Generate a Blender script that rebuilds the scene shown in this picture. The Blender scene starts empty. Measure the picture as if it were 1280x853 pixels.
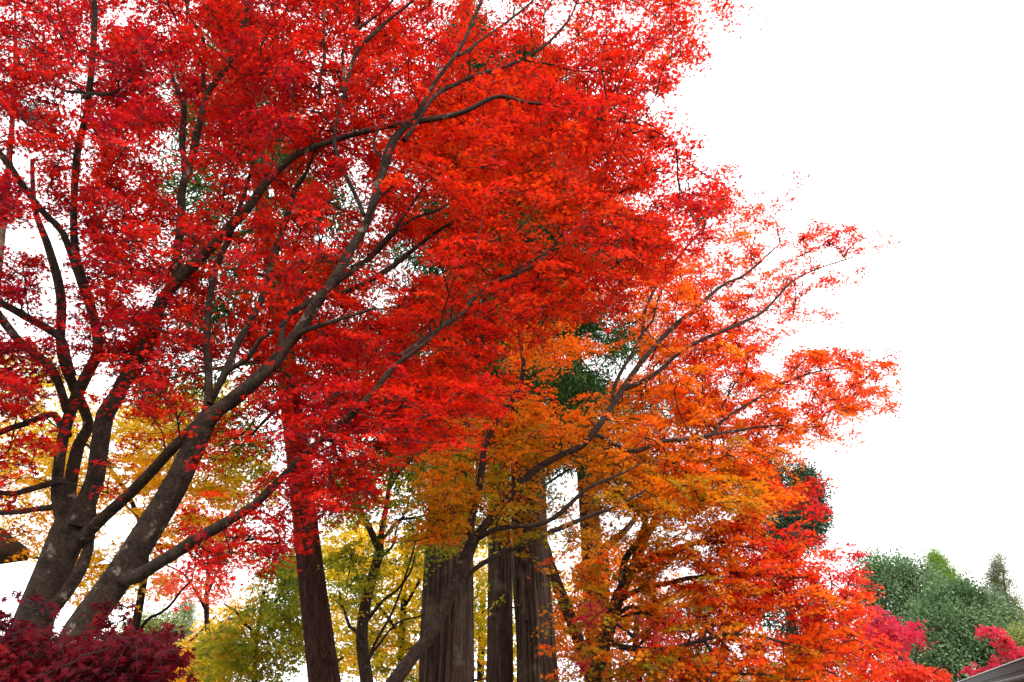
import bpy, math, random
import numpy as np
R = math.radians
rng = np.random.default_rng(11)
random.seed(4)
S = bpy.context.scene
COL = S.collection

# ------------------------------------------------------------------ camera
F = 995.0                      # focal length in photo pixels (photo 1280 x 853)
PITCH = R(25.0)
CAMZ = 1.6
cam = bpy.data.cameras.new('camera')
cam.sensor_width = 36.0
cam.lens = F / 1280.0 * 36.0
cam.clip_start = 0.05
cam.clip_end = 4000.0
cob = bpy.data.objects.new('camera', cam)
cob.location = (0, 0, CAMZ)
cob.rotation_euler = (R(90) + PITCH, 0, 0)
COL.objects.link(cob)
S.camera = cob

# ------------------------------------------------------------------ world: overcast daylight
SUN_EL, SUN_AZ = R(44), R(148)      # azimuth clockwise from +Y
world = bpy.data.worlds.new('World')
S.world = world
world.use_nodes = True
wn = world.node_tree.nodes
wl = world.node_tree.links
wn.clear()
wo = wn.new('ShaderNodeOutputWorld')
wb = wn.new('ShaderNodeBackground')
wb.inputs['Strength'].default_value = 0.1
sky = wn.new('ShaderNodeTexSky')
sky.sky_type = 'NISHITA'
sky.sun_disc = False
sky.sun_elevation = SUN_EL
sky.sun_rotation = SUN_AZ
sky.dust_density = 4.0
mx = wn.new('ShaderNodeMix')
mx.data_type = 'RGBA'
mx.inputs[0].default_value = 0.9                        # cloud cover over the clear sky
mx.inputs[7].default_value = (13.0, 13.05, 13.1, 1)
wl.new(sky.outputs[0], mx.inputs[6])
wl.new(mx.outputs[2], wb.inputs['Color'])
wl.new(wb.outputs[0], wo.inputs[0])

sun = bpy.data.lights.new('sun', 'SUN')
sun.energy = 1.5
sun.angle = R(12)
sun.color = (1.0, 0.96, 0.9)
so = bpy.data.objects.new('sun', sun)
dx, dy, dz = math.sin(SUN_AZ) * math.cos(SUN_EL), math.cos(SUN_AZ) * math.cos(SUN_EL), math.sin(SUN_EL)
from mathutils import Vector
so.rotation_euler = Vector((dx, dy, dz)).to_track_quat('Z', 'Y').to_euler()
COL.objects.link(so)

S.view_settings.view_transform = 'Standard'
S.view_settings.look = 'None'
S.view_settings.gamma = 1.0
S.view_settings.use_curve_mapping = False
S.view_settings.exposure = 1.36
S.render.engine = 'CYCLES'
S.cycles.max_bounces = 8
S.cycles.diffuse_bounces = 5
S.cycles.glossy_bounces = 2
S.cycles.use_denoising = True

# ------------------------------------------------------------------ helpers
CP, SP = math.cos(PITCH), math.sin(PITCH)
def at(px, py, Y):
    """Photo pixel and distance along the ground -> world point(s)."""
    px, py, Y = np.asarray(px, float), np.asarray(py, float), np.asarray(Y, float)
    u = (px - 640.0) / F
    v = (426.5 - py) / F
    y = CP - v * SP
    z = SP + v * CP
    k = Y / y
    return np.stack([u * k, Y + 0 * k, CAMZ + z * k], -1)
def depth(p):
    return p[..., 1] * CP + (p[..., 2] - CAMZ) * SP
def norm(a):
    return a / np.maximum(np.linalg.norm(a, axis=-1, keepdims=True), 1e-9)

def tag(o, label=None, cat=None, group=None, kind=None):
    if label: o['label'] = label
    if cat: o['category'] = cat
    if group: o['group'] = group
    if kind: o['kind'] = kind
    return o
def empty(name, loc, label, cat, group=None):
    o = bpy.data.objects.new(name, None)
    o.location = loc
    o.empty_display_size = 0.3
    COL.objects.link(o)
    return tag(o, label, cat, group)

def link_mesh(name, V, faces, mat, parent=None, smooth=True, colors=None):
    """V (n,3) world coordinates; faces (m,k) array or list of arrays; ONE mesh object."""
    V = np.asarray(V, np.float32)
    fl = faces if isinstance(faces, list) else [faces]
    fl = [np.asarray(f, np.int32) for f in fl if len(f)]
    me = bpy.data.meshes.new(name)
    if parent is not None:
        V = V - np.array(parent.matrix_basis.translation if parent.parent is None else parent.matrix_basis.translation + parent.parent.matrix_basis.translation, np.float32)
    me.vertices.add(len(V))
    me.vertices.foreach_set('co', V.ravel())
    nl = sum(f.size for f in fl)
    npoly = sum(len(f) for f in fl)
    me.loops.add(nl)
    me.loops.foreach_set('vertex_index', np.concatenate([f.ravel() for f in fl]))
    me.polygons.add(npoly)
    st, off = [], 0
    for f in fl:
        st.append(off + np.arange(len(f)) * f.shape[1])
        off += f.size
    me.polygons.foreach_set('loop_start', np.concatenate(st).astype(np.int32))
    me.polygons.foreach_set('use_smooth', np.full(npoly, smooth))
    if colors is not None:
        ca = me.attributes.new('pigment', 'FLOAT_COLOR', 'POINT')
        c4 = np.ones((len(V), 4), np.float32)
        c4[:, :3] = colors
        ca.data.foreach_set('color', c4.ravel())
    me.update(calc_edges=True)
    if mat: me.materials.append(mat)
    o = bpy.data.objects.new(name, me)
    COL.objects.link(o)
    if parent is not None: o.parent = parent
    return o

def catmull(P, step):
    """Resample a polyline of rows (any columns) with a Catmull-Rom curve."""
    P = np.asarray(P, float)
    if len(P) == 2:
        n = max(2, int(np.linalg.norm(P[1, :3] - P[0, :3]) / step) + 1)
        t = np.linspace(0, 1, n)[:, None]
        return P[0] * (1 - t) + P[1] * t
    E = np.vstack([2 * P[0] - P[1], P, 2 * P[-1] - P[-2]])
    out = []
    for i in range(1, len(E) - 2):
        p0, p1, p2, p3 = E[i - 1:i + 3]
        n = max(1, int(np.linalg.norm(p2[:3] - p1[:3]) / step))
        t = (np.arange(n) / n)[:, None]
        out.append(0.5 * (2 * p1 + (p2 - p0) * t + (2 * p0 - 5 * p1 + 4 * p2 - p3) * t ** 2 + (3 * p1 - p0 - 3 * p2 + p3) * t ** 3))
    out.append(P[-1:])
    return np.vstack(out)

def tube(P, rad, sides=10, bump=None):
    """Tube along P with radii; bump(theta, s) multiplies the radius. Returns V, quads."""
    P = np.asarray(P, float); n = len(P)
    T = norm(np.gradient(P, axis=0))
    ref = np.array([0., 1., 0.]) if abs(T[0, 1]) < 0.9 else np.array([1., 0., 0.])
    A = np.zeros_like(P)
    a = norm(np.cross(T[0], np.cross(ref, T[0])))
    for i in range(n):
        a = a - T[i] * np.dot(a, T[i]); a = a / max(np.linalg.norm(a), 1e-9)
        A[i] = a
    B = np.cross(T, A)
    th = np.arange(sides) / sides * 2 * math.pi
    s = np.concatenate([[0], np.cumsum(np.linalg.norm(np.diff(P, axis=0), axis=1))])
    rr = np.asarray(rad, float)[:, None] * np.ones((1, sides))
    if bump is not None: rr = rr * bump(th[None, :], s[:, None])
    V = P[:, None, :] + rr[..., None] * (np.cos(th)[None, :, None] * A[:, None, :] + np.sin(th)[None, :, None] * B[:, None, :])
    V = V.reshape(-1, 3)
    i = np.arange(n - 1)[:, None] * sides
    j = np.arange(sides)[None, :]
    j2 = (j + 1) % sides
    Q = np.stack([i + j, i + j2, i + sides + j2, i + sides + j], -1).reshape(-1, 4)
    V = np.vstack([V, P[-1:] + T[-1:] * rr[-1].mean() * 0.5])
    k = (n - 1) * sides
    tip = np.stack([k + j[0], k + j2[0], np.full(sides, len(V) - 1)], -1)
    return V, Q, tip

def bark_bump(seed, amp=0.05):
    r = np.random.default_rng(seed)
    ph = r.uniform(0, 6.28, 8); fr = r.uniform(0.6, 3.5, 8)
    def f(th, s):
        o = 1.0
        for k in range(8):
            o = o + amp * (0.5 if k > 3 else 0.7) * np.sin((k % 4 + 1) * th + ph[k] + fr[k] * s + 1.3 * np.sin(fr[k] * 0.7 * s + ph[k]))
        return o
    return f
def cedar_bump(seed, lobes=0.06):
    r = np.random.default_rng(seed)
    ph = r.uniform(0, 6.28, 12); fr = r.uniform(-0.25, 0.25, 12)
    ks = [2, 3, 5, 9, 13, 17, 21, 24, 27, 31, 33, 37]
    am = [lobes, lobes, lobes * .5, .016, .02, .022, .022, .022, .02, .02, .016, .016]
    def f(th, s):
        o = 1.0
        for k in range(12):
            o = o + am[k] * np.sin(ks[k] * th + ph[k] + fr[k] * s * 2 + 0.9 * np.sin(s * 0.8 + ph[k] * 3))
        return o
    return f

# ------------------------------------------------------------------ materials
def new_mat(name):
    m = bpy.data.materials.new(name); m.use_nodes = True
    n = m.node_tree.nodes; n.clear()
    return m, n, m.node_tree.links
def mixc(n, l, fac, a, b, mode='MIX'):
    x = n.new('ShaderNodeMix'); x.data_type = 'RGBA'; x.blend_type = mode
    for sock, v in ((0, fac), (6, a), (7, b)):
        if hasattr(v, 'is_linked') or hasattr(v, 'links'): l.new(v, x.inputs[sock])
        elif isinstance(v, (int, float)): x.inputs[sock].default_value = v
        else: x.inputs[sock].default_value = (*v, 1)
    return x.outputs[2]
def noise(n, l, scale, vec=None, detail=5, rough=0.6):
    t = n.new('ShaderNodeTexNoise'); t.inputs['Scale'].default_value = scale
    t.inputs['Detail'].default_value = detail; t.inputs['Roughness'].default_value = rough
    if vec is not None: l.new(vec, t.inputs['Vector'])
    return t.outputs[0]
def ramp(n, l, v, a, b):
    r = n.new('ShaderNodeMapRange'); r.inputs[1].default_value = a; r.inputs[2].default_value = b
    l.new(v, r.inputs[0]); return r.outputs[0]
def leaf_material(name, rough=0.5, trans=0.5, spec=0.35, tgain=1.0):
    m, n, l = new_mat(name)
    out = n.new('ShaderNodeOutputMaterial')
    at_ = n.new('ShaderNodeAttribute'); at_.attribute_name = 'pigment'
    g = n.new('ShaderNodeNewGeometry')
    nz = noise(n, l, 90, g.outputs['Position'], 2)
    c = mixc(n, l, 1.0, at_.outputs['Color'], mixc(n, l, nz, (0.75, 0.75, 0.75), (1.2, 1.2, 1.2)), 'MULTIPLY')
    p = n.new('ShaderNodeBsdfPrincipled')
    l.new(c, p.inputs['Base Color'])
    p.inputs['Roughness'].default_value = rough
    p.inputs['Specular IOR Level'].default_value = spec
    t = n.new('ShaderNodeBsdfTranslucent')
    tc = mixc(n, l, 1.0, c, (tgain, tgain, tgain), 'MULTIPLY')
    l.new(tc, t.inputs['Color'])
    ms = n.new('ShaderNodeMixShader'); ms.inputs[0].default_value = trans
    l.new(p.outputs[0], ms.inputs[1]); l.new(t.outputs[0], ms.inputs[2])
    l.new(ms.outputs[0], out.inputs[0])
    return m
def bark_material(name, dark, light, lichen=None, scale=(1, 1, 1), nscale=9, bump=0.6, lich_lo=0.56, moss=None):
    m, n, l = new_mat(name)
    out = n.new('ShaderNodeOutputMaterial')
    g = n.new('ShaderNodeNewGeometry')
    mp = n.new('ShaderNodeMapping'); mp.inputs['Scale'].default_value = scale
    l.new(g.outputs['Position'], mp.inputs['Vector'])
    a = noise(n, l, nscale, mp.outputs[0], 8, 0.7)
    c = mixc(n, l, ramp(n, l, a, 0.35, 0.68), dark, light)
    fine = noise(n, l, nscale * 5, mp.outputs[0], 6, 0.75)
    c = mixc(n, l, ramp(n, l, fine, 0.42, 0.56), mixc(n, l, 1.0, c, (0.35, 0.33, 0.32), 'MULTIPLY'), c)
    if lichen:
        b = noise(n, l, 5.0, g.outputs['Position'], 6, 0.65)
        c = mixc(n, l, ramp(n, l, b, lich_lo, lich_lo + 0.07), c, lichen)
    if moss:
        b2 = noise(n, l, 2.2, g.outputs['Position'], 5, 0.6)
        c = mixc(n, l, ramp(n, l, b2, 0.55, 0.7), c, moss)
    p = n.new('ShaderNodeBsdfPrincipled'); p.inputs['Roughness'].default_value = 0.9
    p.inputs['Specular IOR Level'].default_value = 0.25
    l.new(c, p.inputs['Base Color'])
    bp = n.new('ShaderNodeBump'); bp.inputs['Strength'].default_value = bump; bp.inputs['Distance'].default_value = 0.03
    hgt = n.new('ShaderNodeMath'); hgt.operation = 'ADD'; l.new(a, hgt.inputs[0]); l.new(fine, hgt.inputs[1]); l.new(hgt.outputs[0], bp.inputs['Height']); l.new(bp.outputs[0], p.inputs['Normal'])
    l.new(p.outputs[0], out.inputs[0])
    return m
def plain_material(name, c1, c2, scale=(1, 1, 1), nscale=4, rough=0.8, bump=0.3, metal=0.0):
    m = bark_material(name, c1, c2, None, scale, nscale, bump)
    for nd in m.node_tree.nodes:
        if nd.type == 'BSDF_PRINCIPLED':
            nd.inputs['Roughness'].default_value = rough; nd.inputs['Metallic'].default_value = metal
    return m

M_LEAF = leaf_material('maple_leaf', 0.5, 0.58, 0.14, 1.2)
M_EVER = leaf_material('evergreen_leaf', 0.5, 0.32, 0.25)
M_NEEDLE = leaf_material('conifer_needle', 0.6, 0.14, 0.12)
M_BARK = bark_material('maple_bark', (0.013, 0.008, 0.005), (0.090, 0.056, 0.040), (0.22, 0.18, 0.14), nscale=11, bump=0.9, lich_lo=0.6)
M_TWIG = bark_material('twig_bark', (0.014, 0.009, 0.008), (0.035, 0.023, 0.02), None, nscale=20, bump=0.2)
M_PALEBARK = bark_material('pale_maple_bark', (0.017, 0.010, 0.007), (0.10, 0.062, 0.045), (0.22, 0.18, 0.14), nscale=16, bump=0.7, lich_lo=0.62)
M_CEDAR = bark_material('cedar_bark', (0.010, 0.006, 0.004), (0.145, 0.088, 0.062), None, scale=(9, 9, 0.55), nscale=2.2, bump=1.0, moss=(0.12, 0.092, 0.066))
M_REDCEDAR = bark_material('red_cedar_bark', (0.016, 0.005, 0.004), (0.12, 0.046, 0.032), None, scale=(6, 6, 1.6), nscale=3.5, bump=0.9)

# ------------------------------------------------------------------ leaf shapes (local u = side, v = tip direction, w = normal)
def lobed(angles, lens, valley, back):
    """A palmate leaf: one kite per lobe."""
    V = [(0, 0, 0)]; Q = []
    order = sorted(range(len(angles)), key=lambda i: angles[i])
    ang = [angles[i] for i in order]; ln = [lens[i] for i in order]
    va = [ang[0] - back] + [(ang[i] + ang[i + 1]) / 2 for i in range(len(ang) - 1)] + [ang[-1] + back]
    vr = [ln[0] * valley] + [valley * (ln[i] + ln[i + 1]) / 2 for i in range(len(ang) - 1)] + [ln[-1] * valley]
    vi = []
    for a, r in zip(va, vr):
        vi.append(len(V)); V.append((r * math.sin(R(a)), r * math.cos(R(a)), 0.0))
    for i, (a, r) in enumerate(zip(ang, ln)):
        t = len(V); V.append((r * math.sin(R(a)), r * math.cos(R(a)), -0.16 * r))
        Q.append((0, vi[i], t, vi[i + 1]))
    V = np.array(V); V[:, 1] += 0.1
    return V, np.array(Q)
LEAF7 = lobed([0, 36, -36, 74, -74, 118, -118], [1, .95, .95, .78, .78, .45, .45], 0.40, 24)
LEAF5 = lobed([0, 42, -42, 92, -92], [1, .92, .92, .66, .66], 0.40, 28)
LEAF3 = lobed([0, 62, -62], [1, .85, .85], 0.5, 40)
OVAL = (np.array([(0, 0, 0), (.3, .35, .04), (0, 1, -.1), (-.3, .35, .04)]), np.array([(0, 1, 2, 3)]))
NEEDLE = (np.array([(0, 0, 0), (.09, .35, .0), (0, 1, -.18), (-.09, .35, .0)]), np.array([(0, 1, 2, 3)]))

def leaf_arrays(C, D, N, size, shape):
    D = norm(D); U = norm(np.cross(D, N)); N = np.cross(U, D)
    sv, sq = shape
    V = C[:, None, :] + size[:, None, None] * (sv[None, :, 0:1] * U[:, None, :] + sv[None, :, 1:2] * D[:, None, :] + sv[None, :, 2:3] * N[:, None, :])
    Q = sq[None] + (np.arange(len(C)) * len(sv))[:, None, None]
    return V.reshape(-1, 3), Q.reshape(-1, sq.shape[1])

# ------------------------------------------------------------------ growth: every spray of leaves hangs on a twig that reaches a limb
class Skeleton:
    def __init__(self):
        self.P = np.zeros((40000, 3)); self.D = np.zeros((40000, 3)); self.C = np.full(40000, -1); self.n = 0
        self.chains = []
    def add(self, P, D, c):
        k = len(P)
        self.P[self.n:self.n + k] = P; self.D[self.n:self.n + k] = D; self.C[self.n:self.n + k] = c
        self.n += k
    def add_limb(self, P):
        self.add(P, norm(np.gradient(P, axis=0)), -1)
    def grow(self, T, seg=0.14, droop=0.08):
        d0 = np.full(len(T), 1e9)
        for i in range(0, self.n, 500):
            d0 = np.minimum(d0, np.linalg.norm(T[:, None] - self.P[None, i:min(i + 500, self.n)], axis=2).min(1))
        out = np.zeros_like(T)
        for t in np.argsort(d0):
            q = T[t]
            dv = q - self.P[:self.n]
            d = np.linalg.norm(dv, axis=1)
            cosa = (dv * self.D[:self.n]).sum(1) / np.maximum(d, 1e-6)
            j = int(np.argmin(d * (1.45 - 0.55 * cosa)))
            L = d[j]
            p0 = self.P[j].copy()
            m = max(3, int(L / seg) + 1)
            ctrl = p0 + (self.D[j] * 0.5 + norm(dv[j]) * 0.9 + rng.normal(0, .18, 3)) * L * 0.36 + np.array([0, 0, droop * L])
            s = np.linspace(0, 1, m)[:, None]
            pts = (1 - s) ** 2 * p0 + 2 * s * (1 - s) * ctrl + s ** 2 * q
            pts[1:-1] += rng.normal(0, 0.012, (m - 2, 3))
            dr = norm(np.gradient(pts, axis=0))
            self.chains.append([pts, self.C[j], 1.0, L])
            self.add(pts[1:], dr[1:], len(self.chains) - 1)
            out[t] = dr[-1]
        for c in reversed(self.chains):
            if c[1] >= 0: self.chains[c[1]][2] += c[2]
        return out
    def twig_mesh(self, base=0.0021, cap=0.03, sides=4):
        Vs, Qs, Ts, off = [], [], [], 0
        for pts, par, cnt, L in self.chains:
            r0 = min(cap, base * (1.25 + cnt) ** 0.5 * 1.2); r1 = max(base * 0.75, r0 * 0.4)
            V, Q, T = tube(pts, np.linspace(r0, r1, len(pts)), sides)
            Vs.append(V); Qs.append(Q + off); Ts.append(T + off); off += len(V)
        return np.vstack(Vs), np.vstack(Qs), np.vstack(Ts)

def fan_sprays(P, out, K, NP, L, lsize, tilt=0.35, hang=0.35, spread=68, rough_n=0.4, lift=0.0):
    """Flat fans of twiglets with opposite leaves. Returns leaf centres, directions, normals, sizes, spray index, twiglet ends."""
    n = len(P)
    up = np.array([0, 0, 1.])
    N = norm(up + rng.normal(0, tilt, (n, 3)))
    o = out.copy(); o[:, 2] *= 0.3
    o = norm(o + rng.normal(0, .25, (n, 3)))
    o = norm(o - N * (o * N).sum(1, keepdims=True))
    s = np.cross(N, o)
    a = np.linspace(-spread, spread, K)[None, :] + rng.normal(0, 9, (n, K))
    a = np.radians(a)[..., None]
    Tn = np.cos(a) * o[:, None] + np.sin(a) * s[:, None]
    sc = rng.uniform(.65, 1.35, (n, 1, 1))
    ln = L * sc[..., 0] * (1 - .4 * np.abs(a[..., 0]) / 1.2) * rng.uniform(.75, 1.25, (n, K))
    base = P - o * L * 0.35
    f = (np.arange(NP) + 0.6) / NP
    t = f[None, None, :] * ln[..., None]
    pos = base[:, None, None, :] + Tn[:, :, None, :] * t[..., None]
    pos[..., 2] -= 0.45 * t ** 2 / L
    perp = np.cross(N[:, None, :], Tn)
    C, D, NN, SZ, ID = [], [], [], [], []
    for sg in (-1, 1):
        c = pos + sg * perp[:, :, None, :] * lsize * 0.4 + rng.normal(0, lsize * .22, pos.shape)
        c[..., 2] += lift
        d = Tn[:, :, None, :] * 0.7 + sg * perp[:, :, None, :] * 0.75 + rng.normal(0, .3, pos.shape)
        d[..., 2] -= hang
        nn = N[:, None, None, :] + rng.normal(0, rough_n, pos.shape)
        C.append(c.reshape(-1, 3)); D.append(d.reshape(-1, 3)); NN.append(nn.reshape(-1, 3))
        ID.append(np.broadcast_to(np.arange(n)[:, None, None], pos.shape[:3]).ravel())
    C = np.concatenate(C); D = np.concatenate(D); NN = np.concatenate(NN); ID = np.concatenate(ID)
    keep = rng.random(len(C)) < 0.92
    C, D, NN, ID = C[keep], D[keep], NN[keep], ID[keep]
    SZ = lsize * 0.58 * rng.uniform(.62, 1.25, len(C))
    tw = np.stack([np.broadcast_to(base[:, None], pos[:, :, 0].shape), pos[:, :, NP // 2], pos[:, :, -1]], 2).reshape(-1, 3, 3)
    return C, D, NN, SZ, ID, tw

def tuft_sprays(P, out, K, L, lsize, up=0.0, spread=0.75):
    """Brush-like tufts of narrow shoots (conifers) or leaves round a twig end."""
    n = len(P)
    o = norm(out + np.array([0, 0, up]))
    d = norm(o[:, None] + rng.normal(0, spread, (n, K, 3)))
    C = P[:, None] + d * rng.uniform(0, 1, (n, K, 1)) * L + rng.normal(0, L * .25, (n, K, 3))
    D = norm(d + rng.normal(0, .35, d.shape) + o[:, None] * .3)
    N = norm(rng.normal(0, .38, d.shape) + np.array([0, 0, 1.]))
    ID = np.repeat(np.arange(n), K)
    SZ = lsize * rng.uniform(.6, 1.25, n * K)
    return C.reshape(-1, 3), D.reshape(-1, 3), N.reshape(-1, 3), SZ, ID

def twiglet_arrays(tw, r=0.0024):
    n = len(tw)
    d = norm(tw[:, 2] - tw[:, 0]); u = norm(np.cross(d, np.array([.2, .1, 1.]))); w = np.cross(d, u)
    ring = []
    for k in range(3):
        a = k * 2.0944
        ring.append(math.cos(a) * u + math.sin(a) * w)
    ring = np.stack(ring, 1)
    V = tw[:, :, None, :] + ring[:, None] * np.array([r, r * .8, r * .4])[None, :, None, None]
    V = V.reshape(n, 9, 3)
    q = np.array([(i * 3 + k, i * 3 + (k + 1) % 3, i * 3 + 3 + (k + 1) % 3, i * 3 + 3 + k) for i in range(2) for k in range(3)])
    Q = q[None] + (np.arange(n) * 9)[:, None, None]
    return V.reshape(-1, 3), Q.reshape(-1, 4)

# value noise for colour patches (position -> 0..1)
def vnoise(P, scale, seed):
    r = np.random.default_rng(seed)
    o = np.zeros(len(P)); w = 0
    for k in range(5):
        f = scale * (1.0 + 0.55 * k)
        D = norm(r.normal(0, 1, (3, 3)))
        ph = r.uniform(0, 6.28, 3)
        o += (np.sin(P @ D[0] * f + ph[0]) * np.sin(P @ D[1] * f * 1.1 + ph[1]) + np.sin(P @ D[2] * f * .8 + ph[2]) * .5) / (1 + .3 * k)
        w += 1 / (1 + .3 * k)
    return np.clip(0.5 + o / w * 0.6, 0, 1)
def palette(t, cols):
    """t 0..1 -> colours interpolated along a list of linear RGB."""
    cols = np.array(cols); x = np.clip(t, 0, 0.9999) * (len(cols) - 1)
    i = x.astype(int); f = (x - i)[:, None]
    return cols[i] * (1 - f) + cols[i + 1] * f

# pixel outlines of limbs -> 3D paths with radii
def path3(rows, step=0.12, wob=0.0):
    """rows (px, py, Y, width_px) -> array x,y,z,r"""
    A = np.array(rows, float)
    p = at(A[:, 0], A[:, 1], A[:, 2])
    r = A[:, 3] * 0.5 * depth(p) / F
    Q = catmull(np.column_stack([p, r]), step)
    if wob:
        k = np.linspace(0, 1, len(Q))
        Q[:, :3] += wob * np.stack([np.sin(k * 9 + rows[0][0]), np.sin(k * 7 + rows[0][1]), np.sin(k * 11)], 1) * (k * (1 - k) * 4)[:, None]
    Q[:, 3] = np.maximum(Q[:, 3], 0.003)
    return Q
def to_ground(rows, dx=0.0, dy=0.0, flare=1.35):
    """Continues a trunk whose first row is in the picture down to the ground; returns rows x,y,z,r."""
    Q = path3(rows)
    p = Q[0]
    g = np.array([p[0] + dx, p[1] + dy, -0.15, p[3] * flare * 1.25])
    m = np.array([p[0] + dx * .45, p[1] + dy * .45, p[2] * .5, p[3] * flare])
    m2 = np.array([p[0] + dx * .85, p[1] + dy * .85, p[2] * .15, p[3] * flare * 1.1])
    return np.vstack([catmull(np.vstack([g, m2, m, p]), 0.15)[:-1], Q])

def sample_cells(grid, n, x0=0, y0=0, cell=40, ext=None):
    """Random photo positions weighted by a coarse density map (rows of digits)."""
    G = np.array([[int(c) for c in row.replace('.', '0')] for row in grid], float)
    if ext:                                      # the crown goes on beyond the frame: left and above
        l, t = ext
        G = np.pad(G, ((t, 0), (l, 0)), mode='edge')
        G[:t] *= 0.75; G[:, :l] *= 0.8
        x0 -= l * cell; y0 -= t * cell
    W = (G / 9.0) ** 1.45
    W = W.ravel() / W.sum()
    k = rng.choice(W.size, n, p=W)
    r, c = np.divmod(k, G.shape[1])
    return x0 + (c + rng.random(n)) * cell, y0 + (r + rng.random(n)) * cell
def sample_ell(ells, n):
    """Photo positions in soft ellipses (px, py, rx, ry, weight)."""
    E = np.array(ells, float)
    k = rng.choice(len(E), n, p=E[:, 4] / E[:, 4].sum())
    a = rng.uniform(0, 6.283, n); q = np.sqrt(rng.random(n)) * rng.uniform(.85, 1.12, n)
    return E[k, 0] + np.cos(a) * q * E[k, 2], E[k, 1] + np.sin(a) * q * E[k, 3]

def project(P):
    d = depth(P)
    return 640 + P[..., 0] / d * F, 426.5 - ((P[..., 2] - CAMZ) * CP - P[..., 1] * SP) / d * F
def thin(T, gaps, limbs, prob=.85, clear=15, minw=5):
    """Openings in a crown: holes (px, py, rx, ry), and fewer leaves hanging on the near side of the bare lower limbs."""
    x, y = project(T)
    keep = np.ones(len(T), bool)
    wob = .55 + 1.2 * vnoise(T, 5.0, 91)
    for gx, gy, rx, ry in gaps:
        keep &= ~((((x - gx) / rx) ** 2 + ((y - gy) / ry) ** 2 < wob) & (rng.random(len(T)) < .9))
    for rows in limbs:
        L = path3([r for r in rows], .1); L = L[L[:, 3] * 2 * F / depth(L[:, :3]) > minw]
        if not len(L): continue
        lx, ly = project(L[:, :3])
        d = np.hypot(x[:, None] - lx[None], y[:, None] - ly[None]); j = d.argmin(1)
        front = T[:, 1] < L[j, 1] + .15
        keep &= ~((d.min(1) < clear) & front & (rng.random(len(T)) < prob))
    return T[keep]

TREE_SEED = [0]
def limb_object(Q, mat, parent, sides=10, amp=0.05, name='limb'):
    TREE_SEED[0] += 1
    V, q, t = tube(Q[:, :3], Q[:, 3], sides, bark_bump(TREE_SEED[0], amp))
    return link_mesh(name, V, [q, t], mat, parent)

def crown_object(V, Q, col, v, q, t, mat, parent):
    """Leaves and the twigs that carry them as one crown."""
    c = np.vstack([col, np.zeros((len(v), 3))])
    o = link_mesh('crown', np.vstack([V, v]), [Q, q + len(V), t + len(V)], mat, parent, False, c)
    o.data.materials.append(M_TWIG)
    mi = np.zeros(len(o.data.polygons), np.int32); mi[len(Q):] = 1
    o.data.polygons.foreach_set('material_index', mi)
    return o

class Maple:
    def __init__(self, name, label, cat, trunk, limbs, bark, group=None, ground=(0, 0), thick=1.0):
        trunk = [(a, c, d, w * thick) for a, c, d, w in trunk]
        limbs = [[(a, c, d, w * thick) for a, c, d, w in rows] for rows in limbs]
        Q = to_ground(trunk, *ground)
        self.root = empty(name, (float(Q[0, 0]), float(Q[0, 1]), 0.0), label, cat, group)
        self.sk = Skeleton()
        limb_object(Q, bark, self.root, 18, 0.035, 'trunk')
        self.sk.add_limb(Q[len(Q) // 2:, :3])
        paths = [(None, Q[:, :3])]
        for rows in limbs:
            L = path3(rows, 0.1, 0.03)
            # a stem that springs from the trunk is a limb; one that springs from a limb is that limb's branch
            host = min(paths, key=lambda h: np.linalg.norm(h[1] - L[0, :3], axis=1).min() - (0.12 if h[0] is None else 0))[0]
            ob = limb_object(L, bark, host or self.root, 10 if rows[0][3] > 10 else 7, 0.04, 'branch' if host else 'limb')
            paths.append((host or ob, L[:, :3]))
            self.sk.add_limb(L[:, :3])
    def leaves(self, T, K, NP, L, lsize, colour, shape=LEAF5, mat=None, tilt=.35, hang=.35, twiglets=True, base=0.0021, cap=.011, lift=0.0):
        out = self.sk.grow(T)
        C, D, N, SZ, ID, tw = fan_sprays(T, out, K, NP, L, lsize, tilt, hang, lift=lift)
        V, Q = leaf_arrays(C, D, N, SZ, shape)
        col = np.repeat(colour(C, T[ID], ID, len(T)), len(shape[0]), 0)
        v, q, t = self.sk.twig_mesh(base, cap)
        if not twiglets:
            crown_object(V, Q, col, v, q, t, mat or M_LEAF, self.root)
            return
        link_mesh('crown', V, Q, mat or M_LEAF, self.root, False, col)
        v2, q2 = twiglet_arrays(tw)
        link_mesh('twigs', np.vstack([v, v2]), [np.vstack([q, q2 + len(v)]), t], M_TWIG, self.root)
        return len(C)

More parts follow.
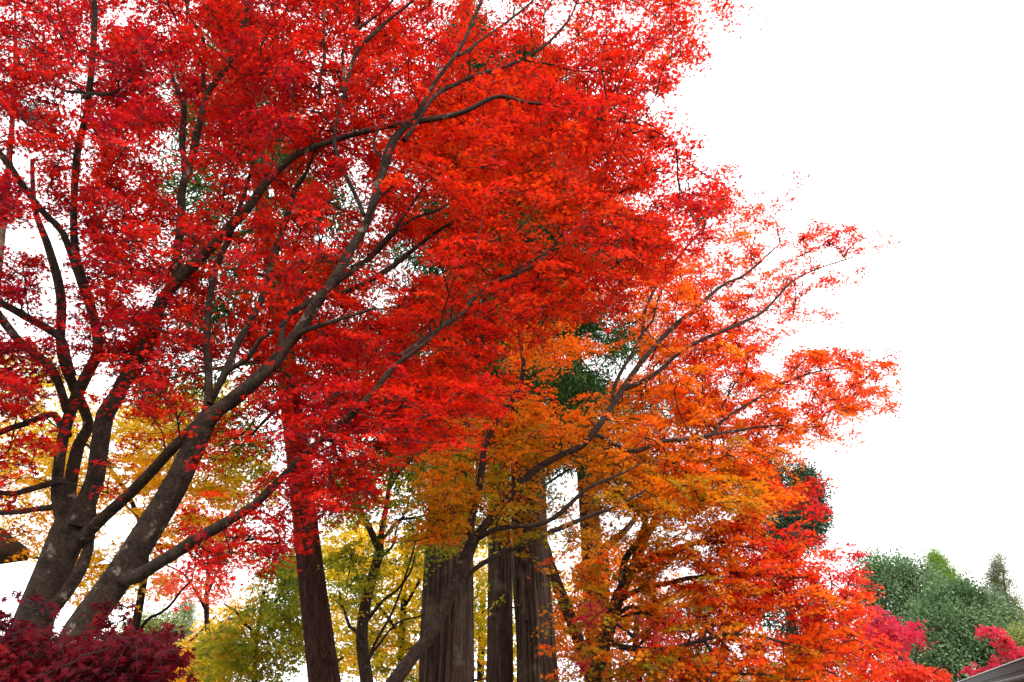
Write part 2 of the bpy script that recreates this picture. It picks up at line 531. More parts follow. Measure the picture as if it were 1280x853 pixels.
# ================================================================== THE GROUND
def build_ground():
    m, n, l = new_mat('leaf_strewn_ground')
    out = n.new('ShaderNodeOutputMaterial'); g = n.new('ShaderNodeNewGeometry')
    a = noise(n, l, 0.35, g.outputs['Position'], 6, .6); b = noise(n, l, 14, g.outputs['Position'], 6, .7)
    c = mixc(n, l, ramp(n, l, a, .4, .6), (.07, .09, .03), (.14, .1, .065))
    c = mixc(n, l, ramp(n, l, b, .58, .66), c, (.3, .06, .025))
    p = n.new('ShaderNodeBsdfPrincipled'); p.inputs['Roughness'].default_value = .95
    l.new(c, p.inputs['Base Color'])
    bp = n.new('ShaderNodeBump'); bp.inputs['Strength'].default_value = .5; l.new(b, bp.inputs['Height']); l.new(bp.outputs[0], p.inputs['Normal'])
    l.new(p.outputs[0], out.inputs[0])
    k = 90; u = np.linspace(-1, 1, k); u = np.sign(u) * np.abs(u) ** 3 * 1500
    X, Y = np.meshgrid(u, u + 12)
    d = np.hypot(X, Y - 12)
    Z = 0.06 * np.sin(X * .7) * np.cos(Y * .6) * np.clip(d / 6, 0, 1)
    i = (np.arange(k - 1)[:, None] * k + np.arange(k - 1)[None]).ravel()
    o = link_mesh('ground', np.stack([X, Y, Z], -1).reshape(-1, 3), np.stack([i, i + 1, i + k + 1, i + k], 1), m)
    tag(o, 'leaf strewn earth and moss under the maples', 'ground', kind='structure')
build_ground()
# ================================================================== THE BIG RED MAPLES (two close trunks at the front)
A1_LIMBS = [   # stem, up and over to the top edge
        [(86, 660, 8.3, 26), (72, 622, 8.3, 17), (74, 580, 8.25, 15), (82, 535, 8.2, 16), (93, 500, 8.2, 16), (104, 474, 8.2, 16), (119, 440, 8.15, 15), (117, 410, 8.1, 14), (107, 370, 8.1, 13), (94, 322, 8.0, 11), (93, 270, 7.9, 10), (100, 192, 7.7, 10), (112, 137, 7.5, 9), (118, 41, 7.2, 8), (117, -30, 7.0, 6)],
        [(84, 655, 8.35, 20), (86, 610, 8.4, 18), (98, 560, 8.45, 16), (112, 530, 8.5, 13), (95, 480, 8.6, 13), (79, 438, 8.6, 12), (74, 373, 8.6, 12), (58, 311, 8.6, 10), (44, 262, 8.6, 7), (40, 200, 8.6, 5)],
        # the main limb sweeping over to the far side of the crown
        [(97, 655, 8.25, 34), (106, 630, 8.2, 28), (118, 600, 8.15, 25), (124, 560, 8.05, 24), (132, 520, 8.0, 24), (148, 495, 7.95, 22), (165, 462, 7.9, 19), (186, 428, 7.8, 18), (206, 376, 7.7, 17), (227, 349, 7.6, 16), (254, 321, 7.5, 15), (285, 286, 7.4, 14), (309, 261, 7.3, 13), (330, 230, 7.2, 12), (357, 203, 7.1, 11), (381, 189, 7.0, 9), (434, 172, 6.8, 8), (479, 161, 6.7, 8), (537, 151, 6.6, 8), (579, 141, 6.5, 7), (623, 120, 6.45, 6), (658, 127, 6.4, 4.5), (699, 132, 6.4, 4), (761, 151, 6.4, 3), (795, 153, 6.4, 2)],
        [(222, 352, 7.6, 13), (221, 315, 7.6, 12), (226, 280, 7.6, 12), (229, 237, 7.5, 11), (241, 199, 7.5, 11), (253, 137, 7.4, 9), (262, 112, 7.35, 9), (275, 96, 7.3, 9), (292, 69, 7.2, 9), (311, 7, 7.0, 7), (318, -40, 6.9, 5)],
        [(256, 118, 7.4, 7), (253, 82, 7.3, 6), (251, 45, 7.2, 5.5), (237, 17, 7.1, 5), (236, -30, 7.0, 4)],
        [(228, 240, 7.55, 9), (232, 192, 7.7, 9), (227, 137, 7.8, 8), (214, 90, 7.9, 5)],
        # low limb to the right
        [(78, 705, 8.3, 20), (94, 682, 8.25, 20), (117, 660, 8.1, 18), (140, 640, 8.0, 16), (165, 618, 7.9, 15), (193, 588, 7.75, 14), (220, 556, 7.6, 14), (254, 522, 7.45, 15), (275, 511, 7.35, 15), (297, 498, 7.25, 14), (322, 476, 7.1, 13), (345, 455, 7.0, 11), (372, 420, 6.9, 9), (420, 400, 6.6, 6), (470, 385, 6.4, 4)],
        [(46, 778, 8.3, 22), (66, 762, 8.22, 21), (82, 745, 8.15, 18), (97, 722, 8.15, 17), (108, 695, 8.2, 15), (112, 665, 8.3, 12), (113, 630, 8.5, 9), (120, 590, 8.7, 6)],
        # limbs to the left
        [(84, 515, 8.2, 12), (76, 490, 8.1, 11), (65, 462, 8.0, 11), (44, 440, 7.9, 11), (20, 418, 7.8, 11), (0, 397, 7.7, 11), (-40, 360, 7.5, 8), (-90, 320, 7.3, 5)],
        [(92, 470, 8.3, 9), (78, 428, 8.2, 10), (62, 411, 8.1, 11), (30, 396, 8.0, 11), (0, 380, 7.9, 10), (-40, 362, 7.8, 7)],
        [(104, 365, 8.05, 8), (78, 290, 7.9, 9), (58, 270, 7.8, 9), (32, 240, 7.7, 9), (12, 208, 7.6, 9), (0, 192, 7.55, 9), (-40, 140, 7.3, 6)],
        [(76, 600, 8.25, 10), (60, 607, 8.15, 9), (40, 612, 8.0, 8), (0, 615, 7.8, 7), (-50, 610, 7.5, 5)],
        [(80, 622, 8.3, 10), (62, 636, 8.4, 9), (38, 634, 8.5, 8), (0, 644, 8.6, 7), (-50, 655, 8.7, 4)],
        [(86, 545, 8.2, 10), (60, 515, 8.3, 9), (30, 528, 8.3, 9), (0, 545, 8.3, 8), (-40, 560, 8.3, 5)],
        [(105, 122, 7.5, 6), (118, 119, 7.2, 5), (150, 112, 6.9, 4), (172, 90, 6.7, 3), (190, 72, 6.6, 2)],
        [(112, 121, 7.5, 6), (100, 116, 7.7, 5), (80, 113, 7.9, 4), (52, 100, 8.1, 3)],
    ]
A1 = Maple('maple_tree', 'tall red maple whose pale trunk forks into many stems just above the dark red shrub', 'tree',
    [(44, 772, 8.3, 50), (62, 725, 8.3, 47), (80, 680, 8.3, 46), (90, 655, 8.3, 44)],
    A1_LIMBS, M_BARK, 'big red maples at the front', ground=(-0.35, 0.1), thick=.9)

A2_LIMBS = [
        [(256, 528, 7.25, 28), (276, 510, 7.2, 22), (302, 490, 7.15, 20), (337, 458, 7.1, 18), (371, 414, 7.0, 17), (395, 373, 6.9, 16), (419, 339, 6.8, 15), (434, 311, 6.75, 14), (452, 284, 6.7, 13), (464, 258, 6.6, 13), (475, 225, 6.55, 13), (484, 202, 6.5, 13), (494, 179, 6.45, 12), (516, 156, 6.4, 10), (528, 142, 6.35, 8), (545, 110, 6.25, 6), (575, 66, 6.15, 6), (590, 30, 6.1, 5), (603, -5, 6.0, 4), (612, -50, 5.9, 3)],
        [(158, 722, 7.55, 26), (172, 720, 7.45, 22), (188, 710, 7.4, 19), (215, 694, 7.3, 18), (248, 673, 7.2, 17), (270, 660, 7.15, 16), (292, 646, 7.1, 14), (318, 630, 7.05, 13), (337, 612, 7.0, 12), (378, 572, 6.95, 12), (400, 552, 6.9, 11), (431, 528, 6.85, 10), (462, 497, 6.8, 9), (489, 462, 6.75, 8), (530, 430, 6.6, 6), (560, 400, 6.5, 4)],
        [(256, 522, 7.3, 16), (261, 500, 7.35, 13), (260, 462, 7.4, 12), (255, 425, 7.45, 11), (257, 390, 7.5, 10), (262, 365, 7.5, 10), (271, 335, 7.5, 9), (290, 300, 7.5, 7), (305, 250, 7.5, 6), (318, 190, 7.4, 4)],
        [(262, 505, 7.3, 12), (276, 478, 7.35, 10), (290, 448, 7.4, 10), (304, 418, 7.45, 10), (323, 380, 7.5, 9), (332, 345, 7.5, 9), (345, 310, 7.5, 9), (361, 268, 7.5, 8), (372, 235, 7.5, 8), (384, 215, 7.45, 5), (402, 160, 7.4, 3)],
        [(268, 495, 7.25, 10), (285, 465, 7.15, 9), (305, 443, 7.0, 8), (337, 421, 6.9, 6), (360, 400, 6.8, 4)],
        [(348, 450, 7.1, 9), (357, 404, 7.2, 9), (375, 388, 7.25, 9), (395, 373, 7.3, 9), (418, 352, 7.3, 8), (434, 338, 7.3, 8), (455, 322, 7.3, 7), (470, 306, 7.3, 7), (486, 291, 7.3, 6), (505, 268, 7.3, 5), (540, 225, 7.2, 3.5), (566, 205, 7.2, 2.5)],
        [(440, 334, 7.3, 7), (458, 325, 7.4, 7), (490, 296, 7.4, 6), (520, 275, 7.4, 4.5), (560, 255, 7.4, 3)],
        [(402, 372, 7.35, 7), (440, 362, 7.6, 7), (486, 335, 7.7, 8), (508, 320, 7.75, 7), (531, 304, 7.8, 6), (560, 285, 7.8, 5), (589, 273, 7.8, 4), (640, 257, 7.8, 3), (660, 246, 7.8, 2.5)],
        [(500, 445, 6.8, 6), (540, 420, 7.0, 6), (575, 395, 7.1, 7), (590, 370, 7.2, 7), (608, 350, 7.2, 6.5), (640, 340, 7.2, 6), (672, 327, 7.2, 5), (686, 315, 7.2, 4.5), (712, 292, 7.2, 4), (740, 270, 7.2, 3), (780, 236, 7.2, 2)],
        [(640, 340, 7.2, 4), (700, 308, 7.3, 3.5), (745, 288, 7.4, 3), (800, 276, 7.5, 2), (850, 284, 7.6, 1.6)],
        [(505, 176, 6.5, 8), (545, 120, 6.7, 6), (575, 101, 6.8, 6), (598, 91, 6.8, 5.5), (630, 84, 6.9, 5), (661, 72, 6.9, 5), (684, 57, 6.9, 4.5), (702, 38, 6.9, 4), (716, 18, 6.9, 3), (728, -20, 6.9, 2.5)],
        [(655, 75, 6.9, 4), (680, 80, 7.0, 3.5), (702, 82, 7.1, 3), (735, 88, 7.2, 2.5), (765, 97, 7.3, 2), (800, 120, 7.4, 1.6)],
        [(573, 70, 6.15, 5), (600, 52, 6.3, 4), (640, 25, 6.4, 3.5), (675, -10, 6.5, 3)],
        [(486, 205, 6.5, 6), (470, 178, 6.6, 4), (500, 70, 6.5, 2)],
        [(455, 270, 6.7, 7), (420, 180, 6.7, 6), (430, 110, 6.6, 6), (441, 72, 6.5, 6), (465, 48, 6.45, 6), (490, 24, 6.4, 5), (515, 3, 6.3, 4), (545, -30, 6.2, 3)],
        [(428, 115, 6.6, 5), (430, 70, 6.5, 5), (445, 42, 6.4, 5), (470, 20, 6.35, 4), (500, -12, 6.3, 3)],
        [(432, 62, 6.5, 5), (440, 30, 6.45, 4), (452, 5, 6.4, 4), (465, -30, 6.3, 3)],
        [(400, 130, 6.8, 5), (402, 80, 6.8, 5), (403, 50, 6.75, 4.5), (408, 15, 6.7, 4), (412, -30, 6.6, 3)],
        [(446, 168, 6.75, 3.5), (437, 160, 6.7, 3), (437, 135, 6.6, 2.5), (420, 112, 6.5, 2), (380, 88, 6.4, 1.6)],
    ]
A2 = Maple('maple_tree', 'red maple with one thick scarred trunk leaning steeply over behind the dark red shrub', 'tree',
    [(100, 786, 7.7, 46), (128, 747, 7.65, 46), (155, 711, 7.6, 44), (192, 653, 7.5, 38), (222, 603, 7.4, 34), (247, 550, 7.3, 31), (260, 520, 7.25, 29)],
    A2_LIMBS, M_BARK, 'big red maples at the front', ground=(-0.75, 0.15), thick=.84)

RED = ['66666889999987444566664000000000',
       '67799999998899966787740000000000',
       '66689999999999999998700000000000',
       '56689899999999999999300000000000',
       '67896467899999999999620000000000',
       '79998556899999999999842000000000',
       '89999656798999999999985000000000',
       '67999977887999999999961000000000',
       '66898777788899999998700000000000',
       '64787866788788889985100000000000',
       '77889656899999973100000000000000',
       '77889534689999940000000000000000',
       '76656423368999861000000000000000',
       '44332221398677300000000000000000',
       '32211111275520000000000000000000',
       '21111112375400000000000000000000',
       '10000135730000000000000000000000',
       '00000245410000000000000000000000']
def red_mean_depth(px, py):
    """The crown domes over its trunks: the sides and the top lean towards the camera, the far right hangs further out."""
    return 7.75 + 0.0004 * (px - 300) - 0.0022 * (300 - py)
N_RED = 7900
px, py = sample_cells(RED, N_RED, ext=(4, 4))
Yr = red_mean_depth(px, py) + rng.normal(0, 0.85, N_RED)
# lower fringe in front of the far tree trunks hangs near its own limb
low = (py > 480); Yr[low] = 7.1 + rng.normal(0, .55, low.sum())
T = at(px, py, np.clip(Yr, 4.9, 9.6))
T = T[T[:, 2] > 1.9]
RED_GAPS = [(436, 245, 30, 24), (508, 318, 26, 20), (684, 294, 30, 20), (476, 378, 18, 22), (205, 200, 16, 34), (248, 245, 22, 32), (206, 112, 16, 14), (298, 262, 16, 16),
            (22, 300, 34, 22), (62, 372, 20, 18), (35, 150, 26, 16), (345, 200, 18, 14), (410, 290, 16, 16), (175, 375, 18, 16), (640, 130, 14, 8), (655, 68, 22, 14), (600, 82, 16, 12),
            (235, 465, 16, 24), (285, 480, 20, 30), (560, 345, 16, 12), (700, 205, 12, 12), (590, 200, 12, 12), (445, 395, 14, 14), (740, 320, 14, 12), (390, 215, 14, 12), (330, 130, 12, 10), (520, 215, 12, 12),
            (610, 25, 20, 24), (560, 40, 14, 12), (150, 35, 12, 10), (30, 60, 18, 14), (110, 95, 16, 10), (130, 470, 14, 14), (270, 395, 14, 22), (520, 335, 26, 14), (545, 262, 20, 14), (662, 262, 18, 14), (455, 262, 22, 16), (715, 245, 14, 10), (800, 258, 16, 12), (620, 300, 14, 12)]
T = thin(T, RED_GAPS, A1_LIMBS + A2_LIMBS, .84, 16, 4)
hole = vnoise(T, 2.6, 77)
T = T[(hole < .70) | (rng.random(len(T)) < .45)]
# share the sprays between the two trees by the nearest limb
def limb_dist(sk, T):
    d = np.full(len(T), 1e9)
    for i in range(0, sk.n, 400): d = np.minimum(d, np.linalg.norm(T[:, None] - sk.P[None, i:min(i + 400, sk.n)], axis=2).min(1))
    return d
mine = limb_dist(A1.sk, T) < limb_dist(A2.sk, T)
REDS = [(.26, .003, .024), (.40, .006, .014), (.58, .012, .006), (.70, .022, .005), (.77, .05, .005), (.80, .12, .006)]  # crimson end mixes leaf red with a painted bluish-pink skylight sheen
def red_colour(shift):
    def f(C, T, ID, n):
        sp = rng.normal(0, .10, n)[ID]
        patch = vnoise(T, 1.1, 3)
        side = np.clip((T[:, 0] + 4.5) / 5.5, 0, 1)               # bluer red on the outermost left, partly sky sheen painted in; scarlet inside
        near = np.clip((7.0 - T[:, 1]) / 2.2, 0, 1)  # nearer sprays go crimson, reflected skylight included in their colour
        t = -0.02 + 0.62 * patch + 0.22 * side - 0.12 * near + sp + rng.normal(0, .10, len(C)) + shift
        return palette(np.clip(t, 0, 1), REDS) * rng.uniform(.8, 1.12, len(C))[:, None]
    return f
A1.leaves(T[mine], 5, 5, .31, .074, red_colour(0.05), tilt=.26, base=.0028, lift=.05)
A2.leaves(T[~mine], 5, 5, .31, .067, red_colour(0.14), tilt=.26, base=.0028, lift=.05)

# ================================================================== ORANGE MAPLE, leaning trunk in the middle
B_LIMBS = [
        [(590, 680, 10.4, 17), (604, 660, 10.35, 15), (634, 625, 10.3, 13), (650, 605, 10.25, 12), (672, 586, 10.2, 12), (699, 570, 10.2, 11), (725, 558, 10.2, 11), (744, 535, 10.2, 11), (760, 512, 10.25, 10), (775, 490, 10.3, 10), (795, 462, 10.4, 9), (816, 438, 10.5, 8), (840, 414, 10.6, 8), (858, 398, 10.6, 7), (872, 386, 10.65, 6), (905, 356, 10.8, 5), (929, 344, 10.9, 4), (955, 322, 11, 3), (975, 305, 11, 2)],
        [(591, 682, 10.4, 14), (588, 655, 10.4, 13), (594, 629, 10.4, 12), (600, 600, 10.4, 12), (605, 570, 10.4, 11), (609, 552, 10.4, 11), (620, 531, 10.4, 10), (641, 500, 10.4, 9), (650, 480, 10.4, 9), (653, 458, 10.4, 8), (650, 430, 10.4, 7), (648, 405, 10.4, 4)],
        [(594, 676, 10.4, 10), (612, 667, 10.2, 9), (640, 660, 10.1, 8.5), (672, 653, 10, 8), (699, 639, 9.9, 8), (722, 622, 9.8, 7), (744, 608, 9.75, 6), (778, 592, 9.7, 4), (800, 580, 9.6, 2.5)],
        [(582, 722, 10.35, 10), (592, 713, 10.2, 9), (613, 701, 10.1, 9), (632, 690, 10, 9), (654, 677, 9.9, 8), (680, 664, 9.85, 8), (709, 656, 9.8, 8), (735, 649, 9.75, 7), (764, 639, 9.7, 6), (786, 625, 9.65, 5), (806, 613, 9.6, 3.5)],
        [(765, 505, 10.25, 7), (768, 486, 10.3, 7), (778, 464, 10.35, 6.5), (792, 438, 10.4, 6), (800, 418, 10.45, 6), (805, 387, 10.5, 5.5), (826, 353, 10.55, 5), (845, 328, 10.6, 4), (862, 305, 10.6, 3), (880, 282, 10.6, 2)],
        [(798, 424, 10.45, 4), (815, 400, 10.5, 3.5), (830, 360, 10.5, 3), (842, 334, 10.5, 2)],
        [(782, 486, 10.3, 8), (805, 476, 10.3, 8), (828, 462, 10.35, 7), (845, 447, 10.4, 6.5), (870, 430, 10.5, 6), (905, 412, 10.6, 6), (925, 402, 10.7, 5.5), (949, 391, 10.8, 5), (970, 373, 10.9, 4), (991, 353, 11, 3.5), (1025, 335, 11.1, 2.5), (1065, 322, 11.2, 1.8)],
        [(740, 540, 10.2, 7), (790, 565, 10.3, 7), (830, 552, 10.4, 7), (880, 545, 10.5, 6), (905, 520, 10.6, 5), (943, 500, 10.7, 4), (985, 480, 10.8, 3), (1040, 462, 11, 2.5), (1090, 462, 11.2, 1.6)],
        [(880, 545, 10.5, 5), (920, 540, 10.6, 4.5), (950, 531, 10.7, 4), (998, 535, 10.9, 2.5), (1030, 532, 11, 1.6)],
        [(903, 522, 10.6, 4), (904, 502, 10.6, 3), (908, 492, 10.6, 2.5), (925, 470, 10.7, 2)],
    ]
B = Maple('maple_tree', 'orange maple with a slim bare trunk slanting up in front of the thick furrowed cedars', 'tree',
    [(490, 856, 10.6, 24), (515, 822, 10.55, 22), (537, 794, 10.5, 21), (555, 760, 10.45, 20), (572, 722, 10.4, 20), (584, 695, 10.4, 20), (592, 676, 10.4, 19)],
    B_LIMBS, M_PALEBARK, ground=(-0.75, 0.05), thick=.74)
ORANGE_GRID = [
       '00000000000000000000000010000000',
       '00000000000000000000004421000000',
       '00000000000000000005566534420000',
       '00000000000000000006898654200000',
       '00000000000000000778999973000000',
       '00000000000000008866699960000000',
       '00000000000000008833699788860000',
       '00000000000000056634799788740000',
       '00000000000000688888988886300000',
       '00000000000006788889998870000000',
       '00000000000006877778888840000000',
       '00000000000035544443320000000000',
       '00000000000000011000000000000000']
NB = 3300
px, py = sample_cells(ORANGE_GRID, NB, 0, 200)
Yb = 11.25 + 0.001 * (px - 800) + rng.normal(0, .75, NB)
lowm = py > 600
Yb[lowm] = 10.1 + rng.normal(0, .5, lowm.sum())
T = at(px, py, np.clip(Yb, 8.9, 13))
B_GAPS = [(755, 405, 34, 26), (735, 470, 40, 26), (700, 500, 26, 18), (828, 512, 18, 14), (960, 455, 20, 12), (665, 478, 14, 20), (908, 485, 14, 14), (785, 430, 20, 24), (600, 690, 30, 20), (700, 600, 30, 16), (860, 300, 20, 16),
          (640, 600, 16, 14), (880, 640, 18, 10), (990, 420, 14, 14), (1050, 468, 12, 10), (1010, 500, 10, 8), (985, 598, 24, 16), (975, 645, 24, 16)]
T = thin(T, B_GAPS, B_LIMBS, .75, 13, 4)
hole = vnoise(T, 2.2, 78)
T = T[(hole < .66) | (rng.random(len(T)) < .35)]
ORANGES = [(.20, .19, .008), (.44, .25, .006), (.80, .26, .006), (.90, .20, .006), (.90, .13, .006), (.86, .065, .006), (.68, .025, .01)]
def orange_colour(C, T, ID, n):
    sp = rng.normal(0, .09, n)[ID]
    patch = vnoise(T, 1.0, 8)
    high = np.clip((T[:, 2] - 4.2) / 3.0, 0, 1)                   # the lower, inner leaves are still olive
    outer = np.clip((T[:, 0] - 0.5) / 3.5, 0, 1)
    t = -0.06 + 0.50 * patch + 0.38 * high + 0.28 * outer + sp + rng.normal(0, .06, len(C))
    return palette(np.clip(t, 0, 1), ORANGES) * rng.uniform(.82, 1.1, len(C))[:, None]
B.leaves(T, 5, 5, .31, .070, orange_colour, tilt=.28, base=.0028, lift=.05)

# ================================================================== ORANGE-RED MAPLE at the lower right
Cc = Maple('maple_tree', 'low spreading maple with olive inner leaves, red tips and dark stems dividing low', 'tree',
    [(741, 860, 11.6, 19), (750, 822, 11.6, 18), (758, 795, 11.6, 18), (766, 765, 11.55, 17), (775, 740, 11.5, 16)],
    [
        [(773, 745, 11.5, 14), (788, 715, 11.5, 12), (797, 690, 11.5, 11), (806, 673, 11.45, 10), (818, 655, 11.4, 9), (826, 635, 11.4, 8), (834, 612, 11.4, 7), (842, 590, 11.4, 5), (860, 555, 11.4, 3)],
        [(775, 742, 11.5, 10), (784, 700, 11.6, 9), (800, 670, 11.7, 9), (806, 640, 11.8, 7), (812, 600, 11.9, 5)],
        [(790, 716, 11.45, 9), (806, 708, 11.4, 9), (820, 694, 11.3, 8), (840, 688, 11.2, 8), (858, 682, 11.1, 7), (880, 680, 11, 5), (903, 679, 10.9, 3.5), (940, 685, 10.8, 2.5)],
        [(772, 752, 11.5, 8), (800, 738, 11.4, 6), (835, 728, 11.2, 6), (858, 720, 11.1, 6), (885, 718, 11, 5), (912, 715, 10.9, 4), (960, 722, 10.8, 3), (1010, 722, 10.9, 2)],
        [(760, 800, 11.55, 10), (772, 808, 11.4, 8), (790, 812, 11.2, 7), (810, 813, 11.1, 6), (833, 811, 11, 5), (870, 800, 10.8, 4), (920, 795, 10.7, 4), (965, 800, 10.6, 3), (1020, 815, 10.6, 2)],
        [(768, 770, 11.5, 6), (790, 760, 11.3, 5), (815, 770, 11.2, 4), (840, 780, 11.1, 3), (880, 790, 11, 2.5), (940, 838, 10.8, 2)],
        [(765, 780, 11.5, 5), (795, 765, 11.6, 4), (825, 760, 11.7, 3), (850, 735, 11.8, 2)],
        [(880, 800, 10.8, 5), (900, 830, 10.6, 4), (950, 845, 10.5, 3), (1000, 850, 10.4, 2)],
    ], M_BARK, ground=(-0.1, 0.1))
LOW_GRID = ['00000000000000000000466600000000',
            '00000000000000000003688886000000',
            '00000000000000000003689972000000',
            '00000000000000000223899997500000',
            '00000000000000000232899998700000',
            '00000000000000000222899868600000',
            '00000000000000000224899999730000',
            '00000000000000000224899999940000']
NC = 1950
px, py = sample_cells(LOW_GRID, NC, 0, 560)
drop = (py > 650) & (px > 1000) & (py < 700 - 0) & (rng.random(NC) < .3)
px, py = px[~drop], py[~drop]
Yc = 11.2 + rng.normal(0, .55, len(px))
T = at(px, py, np.clip(Yc, 9.3, 13))
LOWS = [(.22, .22, .008), (.44, .26, .006), (.78, .22, .006), (.88, .14, .006), (.86, .05, .010), (.72, .022, .018), (.62, .012, .03)]
def low_colour(C, T, ID, n):
    sp = rng.normal(0, .13, n)[ID]
    patch = vnoise(T, 1.5, 21)
    outer = np.clip((T[:, 0] - 1.4) / 3.6, 0, 1)
    t = -0.04 + 0.66 * patch + 0.46 * outer + sp + rng.normal(0, .06, len(C))
    return palette(np.clip(t, 0, 1), LOWS) * rng.uniform(.82, 1.1, len(C))[:, None]
T = thin(T, [(985, 598, 24, 16), (982, 655, 26, 18), (975, 780, 30, 20), (860, 665, 16, 12), (850, 722, 24, 12), (905, 640, 14, 10)], [], 0)
hole = vnoise(T, 2.4, 79)
T = T[(hole < .64) | (rng.random(len(T)) < .35)]
Cc.leaves(T, 5, 4, .31, .078, low_colour, tilt=.28, lift=.04)

# ================================================================== DARK RED LACELEAF MAPLE (low, nearest the camera)
def shrub():
    tr = [(40, 868, 4.6, 26), (52, 850, 4.55, 22), (60, 828, 4.5, 18)]
    limbs = [[(60, 825, 4.5, 14), (90, 822, 4.45, 10), (130, 822, 4.3, 7), (170, 830, 4.2, 5), (205, 842, 4.15, 3)],
             [(58, 825, 4.5, 12), (30, 815, 4.4, 9), (0, 810, 4.3, 6), (-50, 812, 4.2, 4)],
             [(60, 825, 4.55, 12), (70, 812, 4.7, 9), (90, 806, 4.9, 6), (130, 815, 5.1, 4)]]
    m = Maple('laceleaf_maple', 'low dark red laceleaf maple, a dense mound at the foot of the two big trunks', 'shrub', tr, limbs, M_BARK, ground=(0.1, 0.05))
    n = 820
    d = norm(rng.normal(0, 1, (n, 3))); d[:, 2] = np.abs(d[:, 2])
    rr = rng.uniform(.72, 1.0, n)[:, None]
    c = at(45, 853, 4.5); c[2] = 1.21
    T = c + d * rr * np.array([0.90, .95, .72])
    T[:, 2] += rng.normal(0, .11, n) - .25 * np.clip(np.hypot(T[:, 0] - c[0], T[:, 1] - c[1]) - .7, 0, 1)
    e = at(rng.uniform(120, 215, 60), rng.uniform(795, 860, 60), rng.uniform(4.0, 4.8, 60))
    T = np.vstack([T, e])
    DARK = [(.085, .003, .010), (.14, .003, .009), (.22, .004, .008), (.36, .012, .006), (.60, .10, .008)]
    def colour(C, T, ID, n):
        t = 0.08 + .55 * vnoise(T, 3.0, 5) + rng.normal(0, .12, n)[ID] + rng.normal(0, .09, len(C)) - .1
        return palette(np.clip(t, 0, 1), DARK) * rng.uniform(.8, 1.1, len(C))[:, None]
    m.leaves(T, 5, 4, .21, .066, colour, LEAF7, hang=.5)
shrub()

